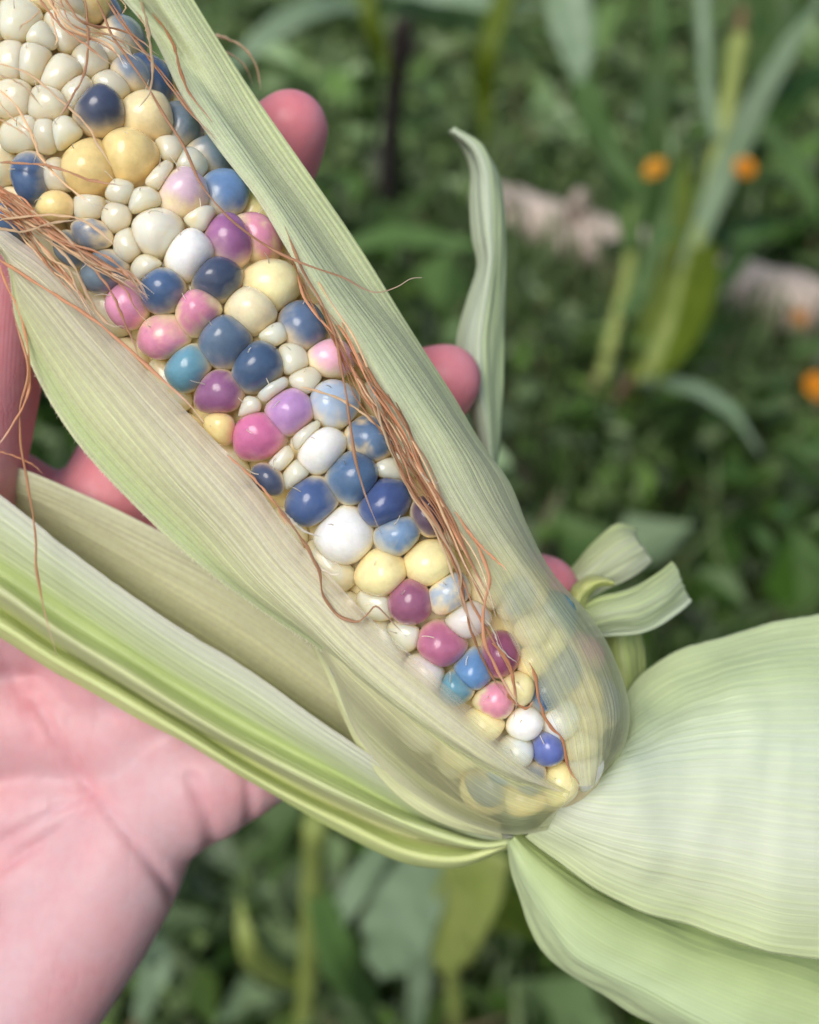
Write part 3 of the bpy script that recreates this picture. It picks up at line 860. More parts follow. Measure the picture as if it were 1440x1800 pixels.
# husk behind it
g0 = [Q(x, y, -13) for x, y in [(-70,785),(0,812),(60,832),(200,893),(340,962),(430,1008),(520,1080),(640,1190),(760,1320),(890,1455)]]
g1 = [Q(x, y, -17) for x, y in [(-70,840),(60,890),(200,958),(340,1035),(480,1115),(600,1212),(720,1335),(890,1463)]]
g2 = [Q(x, y, -20) for x, y in [(-70,900),(20,935),(200,1050),(400,1180),(560,1290),(700,1380),(890,1472)]]
cG = cmix([(0, (224, 224, 190)), (0.15, (212, 210, 172)), (0.6, (206, 204, 158)), (1, (202, 204, 146))])
husk([g0, g1, g2], M_HUSK_FINE, 50, 120, cols=lambda u, v: cG(u), rib=0.00005, nrib=10, wav=0.0008, seed=8)

# husk standing up behind the ear
h0 = [Q(985,1370,-12), Q(955,1200,-24), Q(905,1000,-29)] + [Q(x, y, -30) for x, y in [(868,870),(838,765),(812,690),(803,605),(822,530),(839,465),(830,420),(826,350),(828,300),(815,262),(790,230)]]
h1 = [Q(990,1370,-10), Q(970,1200,-22), Q(915,1000,-26)] + [Q(x, y, -25) for x, y in [(872,870),(858,755),(845,680),(845,600),(856,520),(864,450),(860,400),(856,340),(852,295),(835,258),(794,228)]]
h2 = [Q(995,1370,-12), Q(985,1200,-24), Q(922,1000,-29)] + [Q(x, y, -31) for x, y in [(876,870),(879,755),(885,680),(887,600),(889,520),(890,450),(889,370),(880,320),(866,290),(842,258),(800,226)]]
cH = cmix([(0, (206, 220, 190)), (0.35, (206, 218, 206)), (0.55, (212, 226, 186)), (1, (208, 226, 180))])
husk([h0, h1, h2], M_HUSK_FEW, 30, 150, cols=lambda u, v: cH(u), rib=0.00012, nrib=5, wav=0.0010, seed=9)

# torn husk scraps at the right
k0 = [Q(*p) for p in [(1010,1300,-16),(985,1180,-20),(1000,1088,-15),(1048,1050,-13),(1100,1034,-13),(1150,1012,-16),(1183,986,-20)]]
k1 = [Q(*p) for p in [(1018,1300,-15),(1000,1190,-19),(1014,1104,-12),(1060,1080,-9),(1115,1068,-9),(1165,1044,-12),(1200,1018,-17)]]
k2 = [Q(*p) for p in [(1026,1300,-16),(1015,1200,-20),(1030,1125,-14),(1075,1117,-13),(1130,1110,-14),(1180,1086,-16),(1217,1054,-20)]]
cK = cmix([(0, (204, 218, 160)), (0.5, (206, 218, 182)), (0.85, (204, 216, 186)), (1, (232, 238, 230))])
husk([k0, k1, k2], M_HUSK_FEW, 36, 90, cols=lambda u, v: cK(u), rib=0.00014, nrib=6, wav=0.0006, seed=10, jag_end=0.3)
l0 = [Q(*p) for p in [(1000,1280,-18),(975,1120,-25),(992,1015,-26),(1015,985,-26),(1048,948,-26),(1085,920,-27),(1118,926,-30)]]
l1 = [Q(*p) for p in [(1008,1280,-17),(990,1130,-24),(1005,1032,-23),(1035,1005,-22),(1070,975,-22),(1100,955,-23),(1124,948,-25)]]
l2 = [Q(*p) for p in [(1016,1280,-18),(1005,1140,-25),(1020,1064,-25),(1060,1040,-24),(1100,1020,-24),(1125,1005,-25),(1149,985,-27)]]
cL = cmix([(0, (192, 206, 150)), (0.5, (204, 212, 176)), (1, (216, 222, 204))])
husk([l0, l1, l2], M_HUSK_FEW, 36, 90, cols=lambda u, v: cL(u), rib=0.00012, nrib=6, wav=0.0007, seed=11, jag_end=0.9)
m0 = [Q(*p) for p in [(1000,1075,-12),(1004,1040,-13),(1025,1018,-14),(1052,1014,-14),(1080,1022,-13)]]
m1 = [Q(*p) for p in [(1012,1078,-9),(1016,1052,-9),(1032,1032,-10),(1054,1022,-10),(1080,1025,-11)]]
m2 = [Q(*p) for p in [(1026,1076,-12),(1030,1058,-13),(1038,1044,-14),(1056,1030,-13),(1080,1028,-13)]]
husk([m0, m1, m2], M_HUSK_FEW, 20, 40, cols=lambda u, v: lin(224, 228, 148), rib=0.00006, nrib=4, seed=12)
n0 = [Q(*p) for p in [(1040,1085,-24),(1052,1150,-24),(1068,1220,-22),(1085,1300,-20)]]
n1 = [Q(*p) for p in [(1090,1085,-20),(1098,1150,-20),(1102,1220,-19),(1100,1300,-18)]]
n2 = [Q(*p) for p in [(1120,1090,-24),(1134,1150,-24),(1132,1210,-24),(1112,1300,-20)]]
husk([n0, n1, n2], M_HUSK_FEW, 30, 50, cols=lambda u, v: lin(186, 200, 128), rib=0.00008, nrib=5, seed=13)

# shank under the broad husk
spts = [AX1 - DA * 0.001 * k + np.array([0, 0, -0.004 - 0.0006 * k]) for k in (0, 12, 30, 60)]
Vs, Fs = tube(catmull(spts, 16), np.linspace(0.009, 0.007, 16), 14)
mesh_obj('shank', rel(Vs), Fs, M_HUSK_MID, ear, colors=np.tile(lin(190, 206, 130), (len(Vs), 1)), uvs=np.zeros((len(Vs), 2)), extra={'thin': np.zeros(len(Vs))})

# ------------------------------------------------------------------ silks
def silk(pts, mat, r=0.22, off=1.2, jit=0.0, tip=True, segs=None, root=None):
    P = []
    for iq, q in enumerate(pts):
        jx, jy = (random.gauss(0, jit), random.gauss(0, jit)) if jit else (0, 0)
        if len(q) == 2: P.append(E(q[0] + jx, q[1] + jy, off + (random.uniform(-0.5, 0.9) if jit else 0)))
        else: P.append(Q(q[0] + jx, q[1] + jy, q[2]))
    if root is not None: P[0] = E(pts[0][0] + random.uniform(-6, 14), pts[0][1] + random.uniform(-30, 10), root)
    n = segs or max(24, 7 * len(P))
    P = catmull(P, n)
    L = np.linspace(0, 1, n)
    sd_ = random.uniform(0, 50)
    for i in range(n):
        P[i] += 0.00016 * np.array([mnoise.noise(Vector((L[i] * 14, sd_, 0))), mnoise.noise(Vector((L[i] * 14, sd_, 5))), 0.5 * mnoise.noise(Vector((L[i] * 14, sd_, 9)))])
    rad = 0.66 * r * 0.001 * (1 - 0.8 * smoothstep(0.80, 1.0, L)) * (0.35 + 0.65 * smoothstep(0.0, 0.10, L)) * (1 + 0.22 * np.sin(L * 21 + sd_) + 0.18 * np.sin(L * 47 + 2 * sd_))
    V, F = tube(P, rad * (1.15 if r > 0.2 else 1.0), 6, 0.38)
    mesh_obj('silk', rel(V), F, mat, ear, extra={'along': np.repeat(L, 6)})

O, Bn, Pp, W = M_SILK_O, M_SILK_B, M_SILK_P, M_SILK_W
silk([(276,-15),(300,67),(320,133),(335,166),(375,215)], Bn, 0.30, 3.0)
silk([(167,-10),(200,67),(253,143),(287,200),(320,253),(353,323),(393,373),(433,407),(480,440),(533,463,20),(600,487,19),(660,514,18),(700,503,17),(722,490,17),(742,488,18)], O, 0.27, 1.8)
silk([(183,-5),(220,50),(263,103),(310,167),(340,205),(378,245)], O, 0.24, 1.6)
silk([(190,-5),(232,60),(272,112),(318,170),(350,215),(390,250)], O, 0.18, 1.3)
silk([(150,-5),(155,83),(147,133),(117,187),(93,222)], O, 0.22, 1.6)
for k in range(7):
    silk([(70 + 6 * k, -12),(105 + 7 * k, 45 - k),(165 + 9 * k, 82 - 4 * k),(205 + 12 * k, 118 - 3 * k)], Pp if k % 2 else O, random.uniform(0.14, 0.26), 1.5, 5)
silk([(70,20),(52,37),(38,45),(33,56)], Pp, 0.20, 1.2)
silk([(90,30),(97,55),(101,68),(97,80)], Pp, 0.20, 1.4)
silk([(-10,110),(50,130),(110,180),(150,217),(180,267),(197,293)], Pp, 0.24, 1.4)
silk([(-10,150),(33,193),(60,247),(70,273),(107,317),(167,363)], Pp, 0.22, 1.2)
silk([(-10,170),(30,215),(60,240),(66,262),(60,285)], Pp, 0.18, 1.2)
silk([(-10,205),(30,227),(55,245)], Pp, 0.2, 1.0)
silk([(-10,128),(40,150),(75,190)], Pp, 0.2, 1.0)
silk([(-10,285),(45,287),(93,293),(160,317),(223,328)], O, 0.28, 1.8)
silk([(-10,388),(40,381),(83,378),(140,385),(187,417),(213,445)], Pp, 0.30, 3.0)
silk([(-10,398),(40,407),(87,393),(140,386)], Pp, 0.30, 3.2)
for k in range(20):
    s = random.uniform(-1, 1)
    e = random.uniform(0.35, 1.0)
    full = [(-10, 340 + 22 * s),(40, 378 + 16 * s),(105, 420 + 12 * s),(172, 460 + 8 * s),(226, 494 + 4 * s),(258, 525)]
    m_ = max(3, int(len(full) * e) + 1)
    silk(full[:m_], random.choice([Bn, Bn, O, O, Pp]), random.uniform(0.16, 0.30), 1.8, 6)
for k in range(9):
    s = random.uniform(-1, 1)
    silk([(-8, 362 + 14 * s),(40, 405 + 10 * s),(85, 455 + 10 * s),(130, 510 + 8 * s),(165, 560 + 8 * s)][:random.choice([3, 4, 5])], random.choice([Bn, O, Pp]), random.uniform(0.14, 0.24), 2.0, 5)
silk([(130,438),(142,448),(191,505),(222,572),(236,605),(244,627)], O, 0.24, 1.8)
silk([(140,440),(185,480),(222,510),(240,545),(262,570)], O, 0.18, 1.2)
silk([(58,414),(89,454),(120,474),(140,520)], Pp, 0.26, 2.6)
silk([(89,428),(107,441),(133,472),(151,512),(178,557),(196,572),(220,574)], Pp, 0.30, 2.6)
silk([(-10,450),(67,499),(122,534),(178,572),(222,610),(267,648),(300,680),(330,706),(360,745)], O, 0.34, 2.9)
silk([(-5,455,8),(11,499,7.5),(33,545,7),(47,605,6.5),(51,640,6.5),(52,683,6),(34,727,6),(8,767,6),(-15,795,6)], O, 0.26)
silk([(20,540,7),(38,600,7),(50,650,6.8),(36,717,6),(37,783,4),(47,843,2),(62,933,0),(63,990,-2),(76,1063,-4),(100,1152,-5)], O, 0.24)
silk([(-10,792,2),(20,800,1),(55,815,0),(75,832,-1)], O, 0.2)
# bundle down the right side
main = [(468,352),(512,435),(556,520),(602,600),(645,680),(695,755),(742,832),(790,915),(832,1000),(868,1075),(900,1150)]
for k in range(21):
    s = random.uniform(-1, 1)
    a_ = random.choice([0, 1, 2, 2, 3, 3, 4, 4]); b_ = random.randint(7, 11)
    silk([(x + 11 * s - (10 if i > 5 else 0) * (0.5 + 0.5 * s), y - 8 * s) for i, (x, y) in enumerate(main)][a_:b_], random.choice([O, O, O, Bn, Bn, Pp]), random.uniform(0.12, 0.30), 2.0 + 0.8 * s, 5, root=-1.2)
for k in range(7):
    s = random.uniform(-1, 1)
    silk([(655 + 6 * s, 700),(690 + 5 * s, 790),(722 + 5 * s, 860),(768 + 7 * s, 925),(800 + 5 * s, 1000),(815 + 5 * s, 1060),(845 + 6 * s, 1130)][:random.choice([5, 6, 7])], random.choice([Pp, Bn, O]), random.uniform(0.16, 0.28), 1.8, 3)
silk([(500,400),(533,477),(570,543),(593,607),(603,667),(613,733),(623,800),(643,873),(658,912),(671,938)], O, 0.28, 2.2)
silk([(545,500),(572,545),(600,575)], Pp, 0.2, 2.0)
silk([(527,680),(567,690),(617,713),(660,745),(690,775)], Pp, 0.26, 1.5)
silk([(480,878),(530,947),(560,1000),(570,1050),(597,1083),(630,1092),(648,1078),(660,1066),(693,1097),(715,1119)], O, 0.30, 2.2)
silk([(400,800),(440,835),(480,880),(510,930)], O, 0.24, 1.6)
silk([(498,898),(527,927),(545,938),(562,942)], W, 0.26, 1.9)
silk([(553,983),(567,1000),(593,1010),(599,998),(588,990),(575,990)], W, 0.22, 1.6)
silk([(800,900),(843,967),(860,1017),(850,1067),(853,1133),(877,1183),(910,1240)], O, 0.34, 2.6)
silk([(770,930),(800,987),(830,1060),(873,1137),(898,1180),(908,1235),(903,1264)], O, 0.28, 1.8)
silk([(795,985),(813,1033),(823,1093),(853,1167),(887,1222)], Bn, 0.24, 1.6)
silk([(850,1085),(868,1110),(880,1140),(908,1165)], W, 0.18, 1.8)
silk([(865,1130),(885,1150),(900,1180),(906,1230)], Bn, 0.26, 2.0)
silk([(930,1165),(940,1187),(950,1240),(967,1277),(987,1297),(1000,1350),(1018,1378)], Bn, 0.32, 1.0)
silk([(890,1220),(907,1236),(925,1245),(938,1233)], Bn, 0.26, 1.0)
silk([(820,930),(850,965),(872,985),(893,1003)], O, 0.24, 3.4)
silk([(740,830),(752,845),(765,850),(775,845)], W, 0.16, 3.2)
silk([(360,60,-2),(400,68,-8),(430,85,-11),(450,115,-13),(459,160,-16)], Pp, 0.55)
silk([(370,90,-4),(405,95,-9),(430,115,-12),(445,150,-15)], Pp, 0.4)
silk([(205,-5),(220,10),(215,25)], Pp, 0.16, 1.6); silk([(240,20),(255,45),(262,75)], Pp, 0.22, 1.4)
silk([(250,-5),(262,60),(268,130),(262,165),(243,190)], Pp, 0.28, 3.0)

# ================================================================== HAND
HAND_BASE = Q(-150, 1750, -34)
def hand():
    bm = bmesh.new()
    chains = []
    def chain(pts, n):
        P = catmull([list(Q(x, y, w)) + [r * 0.001] for x, y, w, r in pts], n)
        chains.append(P)
    # index, middle, ring, little finger, thumb
    chain([(120,1060,-35,12),(190,905,-31,11.5),(300,655,-40,10.2),(400,440,-38,9.8),(452,325,-31,9.6),(485,268,-24,9.2),(512,226,-20,7.4)], 34)
    chain([(200,1180,-37,12),(265,1035,-33,11.3),(470,880,-43,10.2),(640,770,-40,9.7),(712,718,-33,9.5),(752,690,-26,9.0),(783,668,-22,7.3)], 34)
    chain([(240,1300,-38,12),(335,1180,-34,10.8),(590,1115,-43,9.7),(800,1065,-38,9.2),(885,1050,-31,8.7),(930,1042,-26,8.2),(957,1036,-23,7.0)], 34)
    chain([(250,1440,-37,12),(345,1372,-33,13.2),(395,1352,-33,12.2),(455,1325,-33,10.8),(600,1290,-38,8.4),(740,1245,-36,7.8),(850,1200,-32,7.2)], 34)
    chain([(-230,1330,-34,19),(-170,1120,-27,16),(-95,900,-19,12.5),(-45,740,-12,10.6),(-25,620,-8,10.4),(-12,520,-6,9.6),(0,440,-5,8.2)], 36)
    # web between thumb and index
    chain([(-100,1000,-27,13),(20,940,-30,11.5),(110,935,-33,10.5),(180,960,-33,10)], 12)
    chain([(-80,860,-22,11),(10,858,-27,8.5),(60,900,-30,9.5)], 8)
    chain([(-140,1080,-31,15),(0,1080,-36,13),(130,1090,-36,12),(200,1180,-37,12)], 14)
    # palm
    chain([(-230,1330,-34,18),(-80,1290,-38,14),(80,1270,-39,13),(240,1300,-38,12)], 16)
    chain([(-220,1500,-36,18),(-80,1450,-40,14),(100,1420,-39,13.5),(250,1440,-37,12)], 16)
    chain([(240,1440,-35,13),(205,1520,-34,14.2),(150,1610,-34,15),(70,1720,-35,16),(-20,1850,-37,17),(-130,2010,-40,18)], 30)
    chain([(-200,1640,-38,18),(-60,1580,-39,15),(110,1530,-37,14)], 14)
    chain([(-230,1800,-40,18),(-100,1760,-39,16),(40,1700,-36,15.5)], 14)
    chain([(-300,1960,-42,20),(-180,1930,-41,18),(-40,1850,-38,17)], 12)
    chain([(-280,1420,-36,19),(-280,1650,-38,20),(-320,1900,-42,21),(-420,2100,-45,24)], 16)
    chain([(-130,2010,-40,20),(-260,2080,-43,24),(-420,2300,-46,26)], 12)
    for P in chains:
        for x, y, z, r in P:
            m = Matrix.Translation((x - HAND_BASE[0], y - HAND_BASE[1], z - HAND_BASE[2]))
            bmesh.ops.create_icosphere(bm, subdivisions=3, radius=r, matrix=m)
    me = bpy.data.meshes.new('hand_raw')
    bm.to_mesh(me); bm.free()
    o = bpy.data.objects.new('hand_raw', me)
    COL.objects.link(o)
    rm = o.modifiers.new('remesh', 'REMESH'); rm.mode = 'VOXEL'; rm.voxel_size = 0.0010
    sm = o.modifiers.new('smooth', 'SMOOTH'); sm.iterations = 26; sm.factor = 0.5
    dg = bpy.context.evaluated_depsgraph_get()
    ev = o.evaluated_get(dg)
    me2 = bpy.data.meshes.new_from_object(ev)
    bpy.data.objects.remove(o)
    n = len(me2.vertices)
    co = np.empty(n * 3); me2.vertices.foreach_get('co', co); co = co.reshape(-1, 3)
    no = np.empty(n * 3); me2.vertex_normals.foreach_get('vector', no); no = no.reshape(-1, 3)
    A = co + HAND_BASE
    # where each vertex shows in the palm plane, to lay the creases in
    z = D - A[:, 2]
    X = A[:, 0] / z * FPX + 720; Y = 900 - A[:, 1] / z * FPX
    front = smoothstep(0.0, 0.35, no[:, 2])
    disp = np.zeros(n); red = np.zeros(n)
    creases = [
        ([(60,1230),(94,1291),(150,1374),(210,1449),(262,1512),(292,1554),(330,1625)], 8, 0.9),
        ([(-60,1510),(0,1479),(56,1449),(101,1422),(157,1400)], 7, 0.45),
        ([(-60,1560),(0,1531),(56,1490),(105,1456),(157,1419)], 6, 0.55),
        ([(335,1370),(352,1407),(367,1449),(373,1486),(377,1540)], 11, 0.9),
        ([(428,1340),(436,1374),(440,1415),(438,1470)], 8, 0.8),
        ([(120,1160),(160,1230),(210,1260)], 9, 0.5),
        ([(0,1150),(40,1230),(60,1300)], 8, 0.35),
    ]
    for pts, wd, dp in creases:
        pp = catmull([(a_, b_, 0) for a_, b_ in pts], 60)[:, :2]
        dmin = np.full(n, 1e9)
        for q in pp:
            dmin = np.minimum(dmin, (X - q[0]) ** 2 + (Y - q[1]) ** 2)
        g = np.exp(-dmin / (2 * wd * wd)) * front
        g2 = np.exp(-dmin / (2 * (3.2 * wd) ** 2)) * front
        disp += -dp * 0.001 * g + 0.25 * dp * 0.001 * (g2 - g)
        red += 0.28 * g + 0.08 * g2
    co2 = co + no * disp[:, None]
    me2.vertices.foreach_set('co', co2.ravel())
    # redder finger ends
    tips = [(497,248),(766,682),(952,1040)]
    tipd = np.min([np.hypot(X - a_, Y - b_) for a_, b_ in tips], axis=0)
    tr_ = 1 - smoothstep(60, 420, tipd)
    thumb = 1 - smoothstep(90, 330, np.hypot(X - 0, Y - 640))
    mid = 1 - smoothstep(100, 420, np.hypot(X - 200, Y - 850))  # red shade between thumb and palm, painted into the skin colour
    base = lin(212, 177, 181)
    c = np.tile(base, (n, 1))
    k = np.clip(np.maximum.reduce([tr_, 0.8 * thumb, 0.9 * mid]) + 0.6 * np.clip(red, 0, 1), 0, 1)[:, None]
    c = c * (1 - k) + lin(222, 150, 160) * k
    a = me2.color_attributes.new('Col', 'FLOAT_COLOR', 'POINT')
    cc = np.ones((n, 4), np.float32); cc[:, :3] = c
    a.data.foreach_set('color', cc.ravel())
    me2.polygons.foreach_set('use_smooth', [True] * len(me2.polygons))
    me2.materials.clear(); me2.materials.append(M_SKIN)
    me2.update()
    me2.name = 'hand'
    h = bpy.data.objects.new('hand', me2)
    COL.objects.link(h)
    h.matrix_world = HM @ Matrix.Translation(Vector(HAND_BASE))
    tag(h, 'bare pink hand, palm up, fingers curled behind the corn ear to hold it', 'hand')
hand()

# ================================================================== GARDEN BEHIND
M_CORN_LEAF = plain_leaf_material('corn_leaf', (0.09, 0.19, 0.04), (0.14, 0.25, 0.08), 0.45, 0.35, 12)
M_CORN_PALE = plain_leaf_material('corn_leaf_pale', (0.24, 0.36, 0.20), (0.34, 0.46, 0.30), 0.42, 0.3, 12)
M_CORN_YEL = plain_leaf_material('corn_leaf_yellow', (0.13, 0.20, 0.012), (0.18, 0.25, 0.02), 0.5, 0.45, 12)  # yellow green leaf colour
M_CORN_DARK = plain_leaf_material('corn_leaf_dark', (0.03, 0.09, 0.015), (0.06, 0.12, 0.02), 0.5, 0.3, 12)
M_STALK = plain_leaf_material('corn_stalk', (0.24, 0.31, 0.07), (0.34, 0.40, 0.12), 0.5, 0.1, 20)
M_STALK_RED = plain_leaf_material('corn_stalk_red', (0.16, 0.085, 0.06), (0.24, 0.15, 0.09), 0.6, 0.05, 20)
M_TASSEL = plain_leaf_material('tassel', (0.17, 0.10, 0.05), (0.22, 0.16, 0.07), 0.7, 0.1, 30)
M_STAKE = plain_leaf_material('stake_wood', (0.06, 0.045, 0.05), (0.10, 0.075, 0.07), 0.85, 0.0, 40)
M_COVER = None

def wpts(pts):
    return [np.array(G(*p)) for p in pts]

def blade(name, pts, width, mat, parent, twist=0.0, base_taper=0.5, origin=None, fold=0.25):
    """long corn leaf along world points, folded along its midrib"""
    n = 22
    P = catmull(pts, n)
    tan = np.gradient(P, axis=0); tan /= np.linalg.norm(tan, axis=1)[:, None]
    C0 = np.array(cam.location)
    V = []; rows = 5
    for i in range(n):
        u = i / (n - 1)
        view = C0 - P[i]; view /= np.linalg.norm(view)
        up = view * 0.75 + np.array([0, 0, 0.66])
        s = np.cross(tan[i], up); s /= np.linalg.norm(s) + 1e-9
        nn = np.cross(s, tan[i])
        a = twist * (u - 0.3)
        s2 = math.cos(a) * s + math.sin(a) * nn
        n2 = -math.sin(a) * s + math.cos(a) * nn
        w = width * (base_taper + (1 - base_taper) * min(1, u * 3)) * (1 - max(0, (u - 0.45) / 0.55) ** 2.0 * 0.96)
        for k in range(rows):
            x = (k / (rows - 1) - 0.5)
            ripple = 0.10 * width * math.sin(u * 26 + k) * abs(x) * 2
            V.append(P[i] + s2 * x * w + n2 * (abs(x) * 2 * fold * w * 0.5 + ripple * 0.5))
    V = np.array(V) - (origin if origin is not None else 0)
    o = mesh_obj(name, V, grid_faces(n, rows), mat, parent)
    md = o.modifiers.new('thickness', 'SOLIDIFY'); md.thickness = 0.0006; md.offset = 0
    return o

def stem(name, pts, r0, r1, mat, parent, origin, sides=9, nodes=True):
    n = 30
    P = catmull(pts, n)
    L = np.linspace(0, 1, n)
    rad = r0 + (r1 - r0) * L
    if nodes: rad = rad * (1 + 0.18 * (np.sin(L * 34) > 0.93))
    V, F = tube(P, rad, sides)
    return mesh_obj(name, np.array(V) - origin, F, mat, parent)

def plant(name, base, label, cat, group=None):
    o = empty(name, Matrix.Translation(base))
    return tag(o, label, cat, group), np.array(base)

# corn plant at the right
base = GZ(1075, 770)
p1, o1 = plant('corn_plant', base, 'tall blurred corn plant with reddish base and yellow green stalk in front of the log', 'corn plant')
dz = (CAM_M.inverted() @ base).z * -1
stem('stalk', [np.array(base)] + wpts([(1120, 690, dz * 0.97), (1165, 610, dz * 0.95), (1215, 470, dz * 0.93), (1250, 330, dz * 0.91), (1280, 180, dz * 0.9), (1300, 60, dz * 0.89)]), 0.026, 0.018, M_STALK, p1, o1)
stem('tiller', [np.array(base)] + wpts([(1055, 700, dz * 0.98), (1075, 600, dz * 0.97), (1105, 470, dz * 0.96), (1120, 360, dz * 0.95)]), 0.019, 0.013, M_STALK, p1, o1)
stem('brace_root', wpts([(1040, 790, dz * 0.96), (1075, 720, dz * 0.955), (1110, 660, dz * 0.95)]), 0.012, 0.010, M_STALK_RED, p1, o1)
stem('brace_root', wpts([(1015, 780, dz * 0.97), (1035, 710, dz * 0.965), (1050, 660, dz * 0.96)]), 0.011, 0.008, M_STALK_RED, p1, o1)
stem('tassel', wpts([(1290, 110, dz * 0.9), (1302, 50, dz * 0.9), (1306, 15, dz * 0.9)]), 0.013, 0.010, M_TASSEL, p1, o1)
stem('leaf_stem', wpts([(1262, 250, dz * 0.9), (1243, 160, dz * 0.9), (1237, 60, dz * 0.9), (1235, -60, dz * 0.9)]), 0.014, 0.016, M_CORN_PALE, p1, o1, nodes=False)
stem('leaf_stem', wpts([(1110, 440, dz * 0.95), (1140, 300, dz * 0.94), (1158, 150, dz * 0.93), (1160, -60, dz * 0.93)]), 0.014, 0.017, M_CORN_LEAF, p1, o1, nodes=False)
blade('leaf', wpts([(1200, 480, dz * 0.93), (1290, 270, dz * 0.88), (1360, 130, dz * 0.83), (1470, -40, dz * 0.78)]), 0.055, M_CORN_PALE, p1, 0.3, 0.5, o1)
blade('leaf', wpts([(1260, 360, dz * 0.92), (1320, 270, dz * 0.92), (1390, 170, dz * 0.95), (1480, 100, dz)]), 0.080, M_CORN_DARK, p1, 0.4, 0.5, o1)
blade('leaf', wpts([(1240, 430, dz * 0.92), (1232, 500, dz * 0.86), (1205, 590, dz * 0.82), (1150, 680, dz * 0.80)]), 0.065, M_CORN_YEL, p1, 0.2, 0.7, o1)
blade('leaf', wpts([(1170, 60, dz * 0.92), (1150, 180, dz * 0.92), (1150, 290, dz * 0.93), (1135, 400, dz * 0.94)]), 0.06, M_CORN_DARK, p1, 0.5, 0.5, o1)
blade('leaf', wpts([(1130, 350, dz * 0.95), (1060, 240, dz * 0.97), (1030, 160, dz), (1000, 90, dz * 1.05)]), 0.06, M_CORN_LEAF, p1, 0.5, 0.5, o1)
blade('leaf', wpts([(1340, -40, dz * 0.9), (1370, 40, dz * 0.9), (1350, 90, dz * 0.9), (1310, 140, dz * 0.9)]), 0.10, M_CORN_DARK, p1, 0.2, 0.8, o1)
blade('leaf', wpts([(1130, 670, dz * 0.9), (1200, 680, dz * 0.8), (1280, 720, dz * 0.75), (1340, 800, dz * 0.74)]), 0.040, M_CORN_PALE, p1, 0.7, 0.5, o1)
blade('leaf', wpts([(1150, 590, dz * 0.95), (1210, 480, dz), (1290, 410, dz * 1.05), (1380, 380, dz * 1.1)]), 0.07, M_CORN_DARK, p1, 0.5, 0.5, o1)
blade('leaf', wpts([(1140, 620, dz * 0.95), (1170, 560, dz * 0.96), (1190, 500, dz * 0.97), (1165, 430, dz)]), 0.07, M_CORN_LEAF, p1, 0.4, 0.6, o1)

stem('tiller', wpts([(1095, 770, dz * 0.99), (1165, 640, dz * 0.98), (1225, 470, dz * 0.97), (1268, 300, dz * 0.96), (1310, 120, dz * 0.95), (1330, -40, dz * 0.95)]), 0.017, 0.014, M_CORN_LEAF, p1, o1)
blade('leaf', wpts([(1110, 700, dz * 0.96), (1150, 560, dz * 0.95), (1195, 420, dz * 0.94), (1205, 260, dz * 0.95)]), 0.055, M_CORN_YEL, p1, 0.4, 0.7, o1)
blade('leaf', wpts([(1100, 560, dz * 0.96), (1150, 470, dz * 0.95), (1170, 360, dz * 0.95), (1215, 250, dz * 0.96)]), 0.06, M_CORN_LEAF, p1, 0.4, 0.7, o1)
blade('leaf', wpts([(1190, 600, dz * 0.96), (1240, 520, dz * 0.97), (1290, 470, dz * 1.0), (1340, 400, dz * 1.03)]), 0.055, M_CORN_LEAF, p1, 0.4, 0.6, o1)
blade('leaf', wpts([(1130, 500, dz * 0.96), (1110, 420, dz * 0.97), (1090, 340, dz * 1.0), (1050, 280, dz * 1.03)]), 0.05, M_CORN_LEAF, p1, 0.4, 0.6, o1)
blade('leaf', wpts([(1280, 200, dz * 0.93), (1340, 230, dz * 0.9), (1400, 300, dz * 0.9), (1450, 400, dz * 0.9)]), 0.05, M_CORN_LEAF, p1, 0.4, 0.6, o1)

# corn plant at the upper left, beyond the ear
base = GZ(640, 330)
dz = (CAM_M.inverted() @ base).z * -1
p2, o2 = plant('corn_plant', base, 'blurred corn plant with long arching leaves behind the top of the ear', 'corn plant')
stem('stalk', [np.array(base)] + wpts([(655, 200, dz * 0.8), (650, 80, dz * 0.66), (645, -80, dz * 0.55)]), 0.016, 0.010, M_CORN_DARK, p2, o2)
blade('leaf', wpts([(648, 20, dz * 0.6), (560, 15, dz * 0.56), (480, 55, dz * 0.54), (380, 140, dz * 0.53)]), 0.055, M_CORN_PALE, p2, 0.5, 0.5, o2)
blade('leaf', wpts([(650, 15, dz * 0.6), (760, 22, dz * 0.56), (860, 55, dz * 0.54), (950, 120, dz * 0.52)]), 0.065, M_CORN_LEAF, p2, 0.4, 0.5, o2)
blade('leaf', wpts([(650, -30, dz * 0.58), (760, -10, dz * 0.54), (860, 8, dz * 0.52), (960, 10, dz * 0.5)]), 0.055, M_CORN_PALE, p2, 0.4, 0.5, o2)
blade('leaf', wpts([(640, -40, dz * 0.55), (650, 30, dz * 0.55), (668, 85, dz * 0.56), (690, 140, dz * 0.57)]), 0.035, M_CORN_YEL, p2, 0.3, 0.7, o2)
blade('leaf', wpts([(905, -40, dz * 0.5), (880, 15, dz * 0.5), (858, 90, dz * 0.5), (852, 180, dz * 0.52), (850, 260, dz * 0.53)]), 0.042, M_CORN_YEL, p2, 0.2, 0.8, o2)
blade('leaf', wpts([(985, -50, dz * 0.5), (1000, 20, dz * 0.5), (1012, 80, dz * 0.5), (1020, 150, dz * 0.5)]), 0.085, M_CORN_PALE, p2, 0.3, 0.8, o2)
blade('leaf', wpts([(600, 440, dz * 0.45), (690, 415, dz * 0.44), (770, 425, dz * 0.43), (870, 440, dz * 0.42)]), 0.042, M_CORN_LEAF, p2, 0.5, 0.5, o2)

